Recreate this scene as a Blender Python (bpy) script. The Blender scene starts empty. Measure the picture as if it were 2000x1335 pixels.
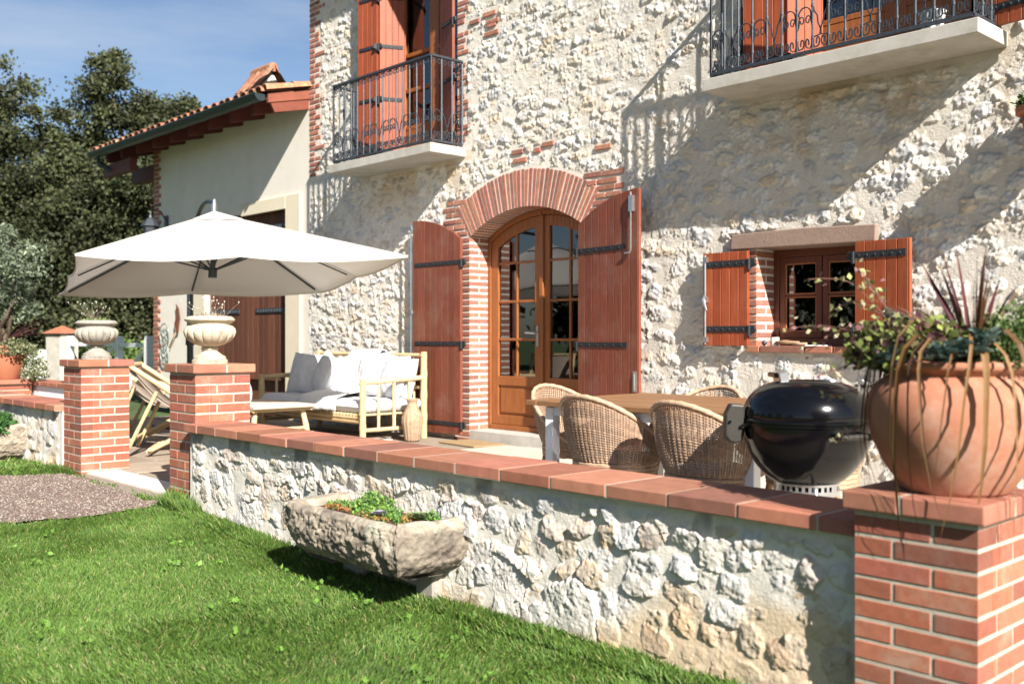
import bpy, math, random
import numpy as np
from mathutils import Vector, Matrix
R = math.radians
random.seed(7); RNG = np.random.default_rng(11)
sc = bpy.context.scene
COL = sc.collection

# ------------------------------------------------------------------ camera, light, exposure
cd = bpy.data.cameras.new('camera'); cam = bpy.data.objects.new('camera', cd); COL.objects.link(cam)
cam.location = (0, -6.95, 1.10)
cam.rotation_euler = (R(90), 0, R(90 - 43.03))
cd.sensor_width = 36; cd.lens = 1950 / 2000 * 36
cd.shift_y = -9.5 / 2000
cd.clip_end = 600; cd.clip_start = 0.05
cd.dof.use_dof = True; cd.dof.focus_distance = 6.2; cd.dof.aperture_fstop = 2.4; cd.dof.aperture_blades = 9
sc.camera = cam
SUN = Vector((0.786, -0.268, 0.568)).normalized()
el = math.asin(SUN.z); az = math.atan2(SUN.x, SUN.y)
w = bpy.data.worlds.new('World'); sc.world = w; w.use_nodes = True
nt = w.node_tree; nt.nodes.clear()
sky = nt.nodes.new('ShaderNodeTexSky'); sky.sky_type = 'NISHITA'; sky.sun_disc = False
sky.sun_elevation = el; sky.sun_rotation = az; sky.air_density = .9; sky.dust_density = 0.6; sky.ozone_density = 2.0
tc = nt.nodes.new('ShaderNodeTexCoord'); mp = nt.nodes.new('ShaderNodeMapping'); mp.inputs['Scale'].default_value = (1.2, 1.2, 7)
mp.inputs['Rotation'].default_value = (0.15, 0.1, 0.4)
nz = nt.nodes.new('ShaderNodeTexNoise'); nz.inputs['Scale'].default_value = 1.6; nz.inputs['Detail'].default_value = 6; nz.inputs['Roughness'].default_value = .6
cr = nt.nodes.new('ShaderNodeValToRGB'); cr.color_ramp.elements[0].position = .50; cr.color_ramp.elements[1].position = .85
cr.color_ramp.elements[0].color = (0, 0, 0, 1); cr.color_ramp.elements[1].color = (.62, .62, .62, 1)
mx = nt.nodes.new('ShaderNodeMixRGB'); mx.inputs[2].default_value = (5.5, 6.0, 6.8, 1)
bg = nt.nodes.new('ShaderNodeBackground'); bg.inputs['Strength'].default_value = 0.05
ow = nt.nodes.new('ShaderNodeOutputWorld')
L = nt.links.new
L(tc.outputs['Generated'], mp.inputs['Vector']); L(mp.outputs[0], nz.inputs['Vector']); L(nz.outputs['Fac'], cr.inputs[0])
L(cr.outputs[0], mx.inputs[0]); L(sky.outputs[0], mx.inputs[1]); L(mx.outputs[0], bg.inputs[0]); L(bg.outputs[0], ow.inputs[0])
ld = bpy.data.lights.new('sun', 'SUN'); ld.energy = 5.0; ld.angle = R(0.53); ld.color = (1.0, .95, .88)
lo = bpy.data.objects.new('sun', ld); COL.objects.link(lo); lo.rotation_euler = SUN.to_track_quat('Z', 'Y').to_euler(); lo.location = (20, -8, 15)
sc.view_settings.view_transform = 'Standard'; sc.view_settings.look = 'None'; sc.view_settings.gamma = 1
sc.view_settings.exposure = 1.32
sc.cycles.max_bounces = 8; sc.cycles.use_denoising = True
sc.cycles.diffuse_bounces = 2; sc.cycles.transparent_max_bounces = 12

# ------------------------------------------------------------------ helpers
def tag(o, label=None, cat=None, group=None, kind=None):
    if label: o['label'] = label
    if cat: o['category'] = cat
    if group: o['group'] = group
    if kind: o['kind'] = kind
    return o

def empty(name, loc=(0, 0, 0), rz=0, label=None, cat=None, group=None):
    o = bpy.data.objects.new(name, None); COL.objects.link(o); o.empty_display_size = .1
    o.location = loc; o.rotation_euler = (0, 0, rz); tag(o, label, cat, group); return o

def copy_tree(o, parent=None):
    c = o.copy(); COL.objects.link(c)
    if parent: c.parent = parent
    for ch in list(o.children): copy_tree(ch, c)
    return c

class MB:
    def __init__(s): s.v = []; s.f = []; s.m = []; s.c = []
    def add(s, vs, fs, mi=0, col=(1, 1, 1)):
        n = len(s.v); s.v.extend([tuple(p) for p in vs])
        for f in fs: s.f.append(tuple(i + n for i in f)); s.m.append(mi); s.c.append(col)
    def box(s, x0, x1, y0, y1, z0, z1, mi=0, col=(1, 1, 1), M=None):
        vs = [Vector(p) for p in ((x0, y0, z0), (x1, y0, z0), (x1, y1, z0), (x0, y1, z0), (x0, y0, z1), (x1, y0, z1), (x1, y1, z1), (x0, y1, z1))]
        if M is not None: vs = [M @ p for p in vs]
        s.add(vs, [(3, 2, 1, 0), (4, 5, 6, 7), (0, 1, 5, 4), (1, 2, 6, 5), (2, 3, 7, 6), (3, 0, 4, 7)], mi, col)
    def prism(s, poly, y0, y1, mi=0, col=(1, 1, 1), M=None):
        """poly: (x,z) counter-clockwise seen from -Y"""
        n = len(poly)
        vs = [Vector((x, y0, z)) for x, z in poly] + [Vector((x, y1, z)) for x, z in poly]
        if M is not None: vs = [M @ p for p in vs]
        s.add(vs, [tuple(range(n)), tuple(range(2 * n - 1, n - 1, -1))] + [(i, i + n, (i + 1) % n + n, (i + 1) % n) for i in range(n)], mi, col)
    def tube(s, pts, r, n=8, mi=0, col=(1, 1, 1), closed=False, flat=None):
        pts = [Vector(p) for p in pts]; N = len(pts); rs = r if isinstance(r, (list, tuple)) else [r] * N
        up = None; vs = []
        for i, p in enumerate(pts):
            if closed: d = pts[(i + 1) % N] - pts[i - 1]
            else: d = pts[min(i + 1, N - 1)] - pts[max(i - 1, 0)]
            d.normalize()
            if up is None: up = Vector((0, 0, 1)) if abs(d.z) < .9 else Vector((1, 0, 0))
            a = d.cross(up)
            if a.length < 1e-5: a = d.cross(Vector((0, 1, 0)))
            a.normalize(); b = a.cross(d).normalized(); up = b
            for k in range(n):
                t = 2 * math.pi * (k + .5) / n
                vs.append(p + (a * math.cos(t) + b * math.sin(t)) * rs[i])
        fs = []
        for i in range(N if closed else N - 1):
            j = (i + 1) % N
            for k in range(n): fs.append((i * n + k, i * n + (k + 1) % n, j * n + (k + 1) % n, j * n + k))
        if not closed: fs += [tuple(range(n - 1, -1, -1)), tuple((N - 1) * n + k for k in range(n))]
        s.add(vs, fs, mi, col)
    def lathe(s, prof, cx=0, cy=0, n=32, mi=0, col=(1, 1, 1), fn=None):
        vs = []; P = len(prof)
        for i, (r, z) in enumerate(prof):
            for k in range(n):
                t = 2 * math.pi * k / n; rr = r * (fn(t, i) if fn else 1)
                vs.append((cx + rr * math.cos(t), cy + rr * math.sin(t), z))
        fs = []
        for i in range(P - 1):
            for k in range(n): fs.append((i * n + k, i * n + (k + 1) % n, (i + 1) * n + (k + 1) % n, (i + 1) * n + k))
        if prof[0][0] > 1e-4: fs.append(tuple(range(n - 1, -1, -1)))
        if prof[-1][0] > 1e-4: fs.append(tuple((P - 1) * n + k for k in range(n)))
        s.add(vs, fs, mi, col)
    def build(s, name, mats, parent=None, smooth=False, bevel=None, seg=1, sub=None, auto=None):
        me = bpy.data.meshes.new(name); me.from_pydata(s.v, [], s.f)
        mats = mats if isinstance(mats, (list, tuple)) else [mats]
        for m in mats: me.materials.append(m)
        me.polygons.foreach_set('material_index', s.m)
        ca = me.color_attributes.new('tint', 'FLOAT_COLOR', 'CORNER')
        arr = np.ones((len(me.loops), 4), np.float32); k = 0
        cs = np.array(s.c, np.float32); ln = np.array([len(f) for f in s.f]); arr[:, :3] = np.repeat(cs, ln, axis=0)
        ca.data.foreach_set('color', arr.ravel())
        if smooth: me.polygons.foreach_set('use_smooth', [True] * len(me.polygons))
        me.update()
        o = bpy.data.objects.new(name, me); COL.objects.link(o)
        if parent: o.parent = parent
        if smooth and auto:
            me.set_sharp_from_angle(angle=R(auto))
        if bevel:
            b = o.modifiers.new('bevel', 'BEVEL'); b.width = bevel; b.segments = seg; b.limit_method = 'ANGLE'; b.angle_limit = R(40); b.harden_normals = False
        if sub:
            u = o.modifiers.new('sub', 'SUBSURF'); u.levels = sub; u.render_levels = sub
        return o

def np_mesh(name, V, F, mat, C=None, parent=None, smooth=True):
    """V (n,3), F (m,k) numpy, C per-vertex colours (n,3)"""
    me = bpy.data.meshes.new(name); k = F.shape[1]
    me.vertices.add(len(V)); me.vertices.foreach_set('co', V.astype(np.float32).ravel())
    me.loops.add(F.size); me.loops.foreach_set('vertex_index', F.astype(np.int32).ravel())
    me.polygons.add(len(F)); me.polygons.foreach_set('loop_start', np.arange(0, F.size, k, dtype=np.int32))
    me.polygons.foreach_set('loop_total', np.full(len(F), k, np.int32))
    if smooth: me.polygons.foreach_set('use_smooth', np.ones(len(F), bool))
    me.update(calc_edges=True)
    if C is not None:
        ca = me.color_attributes.new('tint', 'FLOAT_COLOR', 'POINT')
        a = np.ones((len(V), 4), np.float32); a[:, :3] = C; ca.data.foreach_set('color', a.ravel())
    me.materials.append(mat); me.validate()
    o = bpy.data.objects.new(name, me); COL.objects.link(o)
    if parent: o.parent = parent
    return o

# ------------------------------------------------------------------ materials
def M(name, base, var=.15, scale=8, rough=.7, bump=.2, bscale=40, tint=True, stretch=(1, 1, 1), spec=.4, metal=0, coat=0, dist=.004,
      second=None, sscale=2.5, samt=.5, transl=0, bstretch=None):
    m = bpy.data.materials.new(name); m.use_nodes = True; n = m.node_tree; N = n.nodes; N.clear(); l = n.links.new
    out = N.new('ShaderNodeOutputMaterial'); p = N.new('ShaderNodeBsdfPrincipled'); l(p.outputs[0], out.inputs[0])
    tcn = N.new('ShaderNodeTexCoord'); mpn = N.new('ShaderNodeMapping'); mpn.inputs['Scale'].default_value = stretch
    l(tcn.outputs['Object'], mpn.inputs[0])
    a = N.new('ShaderNodeTexNoise'); a.inputs['Scale'].default_value = scale; a.inputs['Detail'].default_value = 6; a.inputs['Roughness'].default_value = .62
    l(mpn.outputs[0], a.inputs['Vector'])
    r = N.new('ShaderNodeValToRGB'); e = r.color_ramp.elements; e[0].position = .3; e[1].position = .7
    b = np.array(base); e[0].color = (*np.clip(b * (1 - var), 0, 1), 1); e[1].color = (*np.clip(b * (1 + var), 0, 1), 1)
    l(a.outputs['Fac'], r.inputs[0]); c = r.outputs[0]
    if second is not None:
        s2 = N.new('ShaderNodeTexNoise'); s2.inputs['Scale'].default_value = sscale; s2.inputs['Detail'].default_value = 7; s2.inputs['Roughness'].default_value = .7
        l(tcn.outputs['Object'], s2.inputs['Vector'])
        r2 = N.new('ShaderNodeValToRGB'); r2.color_ramp.elements[0].position = .5; r2.color_ramp.elements[1].position = .68
        r2.color_ramp.elements[0].color = (0, 0, 0, 1); r2.color_ramp.elements[1].color = (samt,) * 3 + (1,)
        l(s2.outputs['Fac'], r2.inputs[0]); mm = N.new('ShaderNodeMixRGB'); l(r2.outputs[0], mm.inputs[0]); l(c, mm.inputs[1])
        mm.inputs[2].default_value = (*second, 1); c = mm.outputs[0]
    if tint:
        at = N.new('ShaderNodeAttribute'); at.attribute_name = 'tint'; mu = N.new('ShaderNodeMixRGB'); mu.blend_type = 'MULTIPLY'; mu.inputs[0].default_value = 1
        l(c, mu.inputs[1]); l(at.outputs['Color'], mu.inputs[2]); c = mu.outputs[0]
    l(c, p.inputs['Base Color'])
    p.inputs['Roughness'].default_value = rough; p.inputs['Metallic'].default_value = metal; p.inputs['Specular IOR Level'].default_value = spec
    p.inputs['Coat Weight'].default_value = coat; p.inputs['Coat Roughness'].default_value = .08
    if bump:
        q = N.new('ShaderNodeTexNoise'); q.inputs['Scale'].default_value = bscale; q.inputs['Detail'].default_value = 8; q.inputs['Roughness'].default_value = .7
        if bstretch:
            m3 = N.new('ShaderNodeMapping'); m3.inputs['Scale'].default_value = bstretch; l(tcn.outputs['Object'], m3.inputs[0]); l(m3.outputs[0], q.inputs['Vector'])
        else: l(mpn.outputs[0], q.inputs['Vector'])
        bp = N.new('ShaderNodeBump'); bp.inputs['Strength'].default_value = bump; bp.inputs['Distance'].default_value = dist
        l(q.outputs['Fac'], bp.inputs['Height']); l(bp.outputs[0], p.inputs['Normal'])
    if transl:
        tr = N.new('ShaderNodeBsdfTranslucent'); l(c, tr.inputs[0]); ms = N.new('ShaderNodeMixShader'); ms.inputs[0].default_value = transl
        l(p.outputs[0], ms.inputs[1]); l(tr.outputs[0], ms.inputs[2]); l(ms.outputs[0], out.inputs[0])
    return m

def glass_mat():
    m = bpy.data.materials.new('window_glass'); m.use_nodes = True; n = m.node_tree; N = n.nodes; N.clear(); l = n.links.new
    out = N.new('ShaderNodeOutputMaterial'); g = N.new('ShaderNodeBsdfGlossy'); g.inputs['Roughness'].default_value = 0.0; g.inputs[0].default_value = (.95, .97, 1, 1)
    t = N.new('ShaderNodeBsdfTransparent'); t.inputs[0].default_value = (.75, .78, .76, 1)
    f = N.new('ShaderNodeFresnel'); f.inputs[0].default_value = 2.1; ms = N.new('ShaderNodeMixShader')
    l(f.outputs[0], ms.inputs[0]); l(t.outputs[0], ms.inputs[1]); l(g.outputs[0], ms.inputs[2]); l(ms.outputs[0], out.inputs[0])
    return m

mt_mortar = M('lime_mortar', (.66, .60, .52), .10, 14, .9, .6, 90, second=(.56, .50, .42), sscale=1.8, samt=.4)
mt_rubble = M('rubble_stone', (1, 1, 1), .16, 22, .92, 1.0, 55, dist=.012)
mt_lowrubble = M('low_wall_stone', (1, 1, 1), .15, 36, .92, .9, 90, dist=.006)
mt_brick = M('old_brick', (.34, .135, .088), .26, 30, .85, .6, 120, second=(.46, .28, .20), sscale=14, samt=.35)
mt_nbrick = M('new_brick', (.31, .100, .058), .16, 40, .8, .5, 220, dist=.002, second=(.33, .22, .16), sscale=7, samt=.6)
mt_njoint = M('brick_joint', (.42, .37, .29), .1, 30, .9, .5, 150, second=(.46, .41, .32), sscale=4, samt=.4)
mt_tile = M('terracotta_coping', (.32, .125, .078), .16, 16, .72, .35, 120, dist=.002, second=(.36, .155, .105), sscale=5, samt=.45)
mt_plaster = M('cream_plaster', (.70, .65, .56), .05, 3, .9, .25, 60, second=(.62, .56, .46), sscale=1.2, samt=.4)
mt_band = M('cream_band', (.66, .58, .43), .05, 3, .9, .2, 60)
mt_shutter = M('stained_shutter_wood', (.165, .047, .026), .30, 5, .55, .45, 30, stretch=(14, 14, .8), spec=.3, dist=.002, second=(.20, .10, .070), sscale=3.0, samt=.7)
mt_shutter2 = M('orange_shutter_wood', (.25, .055, .018), .26, 5, .5, .4, 30, stretch=(14, 14, .8), spec=.35, dist=.002, second=(.30, .09, .035), sscale=4, samt=.45)
mt_door = M('oiled_door_wood', (.26, .085, .022), .24, 5, .42, .25, 30, stretch=(10, 10, .8), spec=.45, dist=.002)
mt_winwood = M('dark_window_wood', (.12, .034, .016), .2, 5, .42, .25, 30, stretch=(10, 10, .8), spec=.45, dist=.002)
mt_barn = M('weathered_plank_wood', (.115, .044, .025), .30, 5, .7, .4, 30, stretch=(12, 12, .7), spec=.25, dist=.003)
mt_iron = M('wrought_iron', (.060, .068, .080), .3, 60, .48, .5, 150, metal=.55, spec=.5, dist=.002)
mt_strap = M('forged_strap_iron', (.020, .021, .024), .3, 60, .6, .5, 150, metal=.15, spec=.4, dist=.002)
mt_greyiron = M('grey_painted_iron', (.16, .18, .21), .2, 40, .45, .3, 150, metal=.3)
mt_concrete = M('balcony_concrete', (.42, .395, .35), .10, 8, .9, .4, 90, second=(.27, .25, .19), sscale=3.2, samt=.55)
mt_lintel = M('lintel_stone', (.255, .175, .135), .10, 30, .9, .7, 60, second=(.19, .14, .115), sscale=7, samt=.6, dist=.006)
mt_roof = M('canal_tiles', (.27, .115, .066), .3, 12, .85, .5, 60, second=(.34, .26, .17), sscale=6, samt=.5)
mt_beam = M('red_brown_beam', (.12, .030, .022), .2, 6, .65, .3, 40, stretch=(1, 6, 6))
mt_fascia = M('orange_verge_board', (.20, .060, .034), .15, 6, .6, .3, 40)
mt_gutter = M('slate_grey_gutter', (.035, .05, .055), .12, 10, .4, .1, 60, metal=.4)
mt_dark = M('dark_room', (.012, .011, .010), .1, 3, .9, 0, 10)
mt_floorin = M('inner_floor', (.08, .05, .03), .1, 3, .6, 0, 10)
mt_glass = glass_mat()
mt_canvas = M('white_canvas', (.72, .69, .64), .02, 4, .85, .1, 300, transl=.16, second=(.66, .62, .56), sscale=2, samt=.4)
mt_alu = M('anthracite_metal', (.045, .055, .06), .1, 20, .4, .1, 60, metal=.5)
mt_cushion = M('white_cushion', (.68, .68, .69), .03, 6, .9, .35, 14, dist=.02)
mt_throw = M('white_throw', (.72, .72, .71), .03, 6, .95, .5, 22, dist=.02)
mt_bamboo = M('pale_bamboo', (.54, .40, .22), .12, 8, .55, .15, 60, stretch=(1, 1, 1), second=(.50, .33, .16), sscale=9, samt=.4)
mt_sling = M('taupe_sling', (.25, .20, .16), .06, 8, .9, .4, 300)
mt_teak = M('teak_table', (.225, .115, .052), .26, 6, .55, .2, 60, stretch=(1.2, 26, 10), dist=.001)
mt_whitemetal = M('white_metal', (.78, .79, .80), .02, 4, .4, 0, 10)
mt_wicker = M('wicker', (.34, .225, .15), .25, 50, .6, .5, 200, dist=.001)
mt_chairwood = M('chair_leg_wood', (.30, .17, .09), .2, 10, .5, .2, 60)
mt_enamel = M('black_enamel', (.003, .003, .004), .0, 4, .14, 0, 10, spec=.38, coat=.0)
mt_steel = M('steel', (.55, .56, .57), .1, 20, .3, .1, 60, metal=.9)
mt_greyplate = M('grey_plate', (.045, .042, .036), .1, 30, .5, .2, 100, metal=.5)
mt_terra = M('terracotta_pot', (.36, .148, .085), .10, 5, .85, .25, 70, second=(.50, .33, .25), sscale=3.0, samt=.7, dist=.002)
mt_terra2 = M('orange_terracotta', (.33, .12, .062), .08, 5, .8, .2, 70, dist=.002)
mt_urn = M('lichened_stone_urn', (.46, .415, .34), .22, 13, .92, .7, 60, second=(.17, .145, .12), sscale=13, samt=.85, dist=.006)
mt_trough = M('old_trough_stone', (.34, .295, .235), .34, 17, .95, 1.0, 45, dist=.010, second=(.12, .10, .09), sscale=7, samt=.85)
mt_soil = M('soil', (.10, .06, .04), .4, 60, .95, .8, 90)
mt_lawn = M('lawn_soil', (.05, .085, .02), .35, 5, .95, .7, 60, dist=.02, second=(.11, .085, .045), sscale=1.6, samt=.5)
mt_grass = M('grass_blade', (1, 1, 1), .12, 3, .55, 0, 10, spec=.3, transl=.30)
mt_gravel = M('gravel_bed', (.20, .145, .115), .35, 140, .95, 1, 160, dist=.015)
mt_pebble = M('pebble', (1, 1, 1), .15, 60, .9, 0, 10)
mt_terrace = M('terrace_stone', (.50, .445, .365), .08, 5, .85, .3, 60, second=(.38, .32, .25), sscale=2, samt=.4)
mt_flag = M('grey_flagstone', (.29, .235, .18), .12, 7, .9, .5, 60, second=(.19, .16, .125), sscale=3, samt=.5)
mt_flag2 = M('threshold_stone', (.24, .20, .155), .12, 7, .9, .5, 60, second=(.17, .145, .115), sscale=3, samt=.5)
mt_leaf = M('leaf', (1, 1, 1), .15, 8, .6, 0, 10, spec=.3, transl=.25)
mt_bark = M('bark', (.11, .08, .055), .3, 12, .95, .8, 30, dist=.03)
mt_basket = M('woven_willow', (.34, .235, .15), .3, 30, .8, .7, 60, dist=.006, second=(.30, .18, .11), sscale=12, samt=.6)
mt_white = M('white_paint', (.80, .81, .80), .04, 6, .6, .2, 60)
mt_mat = M('coir_mat', (.30, .20, .10), .5, 90, .95, .8, 200)
mt_ceramic = M('white_ceramic', (.70, .74, .68), .1, 12, .35, 0, 10, second=(.35, .50, .45), sscale=30, samt=.5)
mt_rust = M('rusty_iron', (.17, .06, .035), .3, 20, .7, .3, 60)
mt_mesh = M('green_fence', (.03, .10, .075), .1, 10, .5, 0, 10)

# ------------------------------------------------------------------ noise on arrays
_T = RNG.random((8, 256, 256))
def vnoise(x, z, s, seed=0):
    t = _T[seed % 8]; x = x / s + seed * 17.3; z = z / s + seed * 31.7
    xi = np.floor(x).astype(int); zi = np.floor(z).astype(int); fx = x - xi; fz = z - zi
    fx = fx * fx * (3 - 2 * fx); fz = fz * fz * (3 - 2 * fz)
    a = t[xi % 256, zi % 256]; b = t[(xi + 1) % 256, zi % 256]; c = t[xi % 256, (zi + 1) % 256]; d = t[(xi + 1) % 256, (zi + 1) % 256]
    return (a * (1 - fx) + b * fx) * (1 - fz) + (c * (1 - fx) + d * fx) * fz
def fbm(x, z, s, seed=0, o=4, g=.5):
    r = 0; a = 1; t = 0
    for i in range(o): r = r + a * vnoise(x, z, s / 2 ** i, seed + i); t += a; a *= g
    return r / t
_H = RNG.random((12, 512, 512))
def hsh(r, c, k): return _H[k % 12, r % 512, c % 512]
def sstep(x, a, b):
    t = np.clip((x - a) / (b - a), 0, 1); return t * t * (3 - 2 * t)

def stone_field(X, Z, cw, ch, seed, hmax=.045, warp=.014, cover=.92, cr1=.34, fi=.50, soft=.20):
    wx = (fbm(X, Z, .045, seed, 4, .6) - .5) * warp * 3.4 + (fbm(X, Z, .5, seed + 3, 2) - .5) * .10
    wz = (fbm(X, Z, .040, seed + 1, 4, .6) - .5) * warp * 3.4 + (fbm(X, Z, .8, seed + 4, 2) - .5) * .14
    Xw = X + wx; Zw = Z + wz; row = np.floor(Zw / ch).astype(int)
    H = np.zeros_like(X) - .02; ID = np.zeros_like(X)
    for dr in (-1, 0, 1):
        r = row + dr; off = hsh(r, r * 0 + seed * 7, 0) * cw * 3
        cr_ = cw * (.70 + .75 * hsh(r, r * 0 + 5, 1))
        c0 = np.floor((Xw + off) / cr_).astype(int)
        for dc in (-1, 0, 1):
            c = c0 + dc
            cx = (c + .5 + .45 * (hsh(r, c, 2) - .5)) * cr_ - off; cz = (r + .5 + .42 * (hsh(r, c, 3) - .5)) * ch
            a = cr_ * (.34 + .26 * hsh(r, c, 4)); b = ch * (.36 + .28 * hsh(r, c, 5))
            an = (hsh(r, c, 6) - .5) * .8; dx = Xw - cx; dz = Zw - cz
            u = (dx * np.cos(an) + dz * np.sin(an)) / a; v = (-dx * np.sin(an) + dz * np.cos(an)) / b
            pw = 2.4 + 3.5 * hsh(r, c, 9)
            s = 1 - (np.abs(u) ** pw + np.abs(v) ** pw) ** (1 / pw)
            hh = hmax * (.30 + .80 * hsh(r, c, 7)) * (hsh(r, c, 8) < cover)
            # chipped faces: the lowest of three tilted planes
            h = hh * sstep(s, -.03, soft)
            for q in range(3):
                th = 6.283 * hsh(r + 31 * q, c + 17, 1 + q); k = .28 + .42 * hsh(r + 5, c + 29 * q, 4 + q); o_ = .72 + .45 * hsh(r + 11 * q, c + 3, 7 + q)
                h = np.minimum(h, hh * (o_ + k * (u * np.cos(th) + v * np.sin(th))))
            h = np.where(s > -.03, h, -.02) - .004
            m = h > H; H = np.where(m, h, H); ID = np.where(m, hsh(r, c, 11) + .001, ID)
    crag = np.abs(fbm(X + wx * 2, Z + wz, .060, seed + 2, 5, .65) - .5) * 2
    fine = fbm(X, Z, .020, seed + 5, 3, .65) - .5
    st = H - crag * hmax * cr1 + fine * hmax * fi * (H > -.01)
    mor = (fbm(X, Z, .13, seed + 6, 3) - .5) * .010 + (vnoise(X, Z, .010, seed + 1) - .5) * .0012 + hmax * .02
    mask = sstep(st - mor, .0, hmax * .07); H = np.maximum(st, mor) + np.where(st > mor, 0, 0)
    return np.maximum(H, mor), mask, ID

def stone_colour(X, Z, mask, ID, stones, mortar, seed):
    st = np.array(stones); k = np.clip((ID * len(st)).astype(int), 0, len(st) - 1); c = st[k]
    n = fbm(X, Z, .09, seed, 4)[..., None]; n2 = fbm(X, Z, .03, seed + 3, 3)[..., None]
    c = c * (.82 + .36 * n) ; och = np.array((.60, .40, .20))
    c = c + (och - c) * np.clip((n2 - .56) * 3.0, 0, .42) * (hsh((ID * 511).astype(int), (ID * 97).astype(int), 3) > .55)[..., None]
    mo = (np.array(mortar) if not callable(mortar) else mortar(X)) * (.88 + .24 * fbm(X, Z, .35, seed + 1, 4)[..., None])
    return mo + (c - mo) * mask[..., None]

def grid_faces(nx, nz, keep=None):
    i, j = np.meshgrid(np.arange(nx - 1), np.arange(nz - 1), indexing='ij')
    a = i * nz + j; F = np.stack([a, a + nz, a + nz + 1, a + 1], -1)   # normal -Y for x right, z up
    F = F.reshape(-1, 4)
    if keep is not None: F = F[keep.reshape(-1)]
    return F

def bt(k=1.0, old=False):
    """brick tint"""
    v = random.uniform(.80, 1.18) * k
    if old and random.random() < .22: return (v * .82, v * .86, v * .95)
    if random.random() < .10: return (v * .72, v * .78, v * .85)
    if random.random() < .25: return (v * 1.08, v * 1.18, v * 1.15)
    return (v, v * random.uniform(.92, 1.06), v * random.uniform(.9, 1.08))

# ------------------------------------------------------------------ THE HOUSE FACADE
# opening data
AXC, AHW, AR, ACZ = -7.275, .825, 1.486, .924       # arch centre x, half width, radius, centre z
RING = .385
def arch_top(x, r=AR): return ACZ + math.sqrt(max(r * r - (x - AXC) ** 2, 0))
SPR = arch_top(AXC - AHW)
WX0, WX1, WZ0, WZ1 = -4.54, -3.67, 1.03, 1.81
B1 = (-9.70, -8.31, 3.13, 5.35); B2 = (-4.27, -2.72, 3.13, 5.35)
XL = -11.30

xs = np.concatenate([np.arange(XL, -2.30, .0095), np.arange(-2.30, 3.4, .035)])
zs = np.concatenate([np.arange(-.02, 5.25, .0095), np.arange(5.25, 6.45, .04)])
X, Z = np.meshgrid(xs, zs, indexing='ij')
H1, m1, id1 = stone_field(X, Z, .150, .082, 3, hmax=.027, cover=.96, warp=.013, cr1=.50, fi=.95, soft=.12)
H2, m2, id2 = stone_field(X, Z, .190, .104, 5, hmax=.030, cover=.92, warp=.014, cr1=.50, fi=.95, soft=.12)
bl = sstep(X + (fbm(X, Z, .6, 2) - .5) * 1.4, -6.4, -5.3)
H = H1 * (1 - bl) + H2 * bl; mk = m1 * (1 - bl) + m2 * bl; ID = np.where(bl > .5, id2, id1)
# stone relief fades to mortar next to brickwork, sills, slabs
free = np.ones_like(X)
def flat_rect(x0, x1, z0, z1, soft=.03):
    global free
    d = np.maximum(np.maximum(x0 - X, X - x1), np.maximum(z0 - Z, Z - z1)); free = np.minimum(free, sstep(d, 0.0, soft))
rr = np.hypot(X - AXC, Z - ACZ)
inring = (Z > SPR - .3) & (np.abs(X - AXC) < AHW + .30)
free = np.where(inring, np.minimum(free, sstep(rr, AR + RING + .0, AR + RING + .045)), free)
flat_rect(AXC - AHW - .30, AXC + AHW + .30, -.1, SPR)
flat_rect(AXC - AHW - .46, AXC - AHW + .1, 1.93, 2.58); flat_rect(AXC + AHW - .1, AXC + AHW + .52, 1.93, 2.62)
flat_rect(WX0 - .10, WX1 + .10, WZ0 - .06, WZ1 + .13); flat_rect(-4.79, -3.50, 1.81, 1.935, .02); flat_rect(-4.68, -3.60, .97, 1.05, .02)
for b in (B1, B2): flat_rect(b[0] - .14, b[1] + .16, b[2] - .12, b[3])
flat_rect(-10.14, -8.05, 2.99, 3.16); flat_rect(-4.75, -2.58, 2.99, 3.16)
flat_rect(XL - .1, XL + .26, 3.15, 6.5)
SCAT = []      # loose bricks in the rubble
for (bx, bz, bw) in [(-7.42, 2.86, .20), (-7.44, 2.95, .17), (-7.12, 2.93, .10), (-7.0, 2.97, .16), (-8.1, 4.42, .16), (-7.88, 4.45, .2), (-7.84, 4.36, .2), (-7.86, 4.24, .22), (-7.82, 4.33, .14), (-6.3, 2.84, .2)]:
    SCAT.append((bx, bz, bw)); flat_rect(bx - .02, bx + bw + .02, bz - .02, bz + .07, .02)
smo = sstep(-Z + (fbm(X, Z, .3, 1) - .5) * .3, -.10, .15)     # smoother foot of wall
free = free * (1 - .5 * smo)
H = H * free; mk = mk * sstep(free, .2, .8)
keep = np.ones((len(xs) - 1, len(zs) - 1), bool)
xc = (xs[:-1] + xs[1:])[:, None] / 2; zc = (zs[:-1] + zs[1:])[None, :] / 2
keep &= ~((np.abs(xc - AXC) < AHW + .03) & (zc < SPR + .005))
keep &= ~((np.hypot(xc - AXC, zc - ACZ) < AR + .03) & (zc >= SPR) & (np.abs(xc - AXC) < AHW + .03))
keep &= ~((xc > WX0 - .02) & (xc < WX1 + .02) & (zc > WZ0 - .02) & (zc < WZ1 + .02))
for b in (B1, B2): keep &= ~((xc > b[0]) & (xc < b[1]) & (zc > b[2]) & (zc < b[3]))
STONES = [(.68, .64, .58), (.62, .595, .55), (.72, .69, .63), (.56, .55, .54), (.66, .59, .49), (.67, .65, .62), (.64, .54, .42), (.52, .51, .50), (.66, .60, .52), (.58, .52, .45), (.70, .66, .58)]
C = stone_colour(X, Z, mk, ID, STONES, lambda x: np.array((.72, .665, .575)) + (np.array((.60, .55, .475)) - np.array((.72, .665, .575))) * sstep(x, -7.5, -4.5)[..., None], 2)
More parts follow.
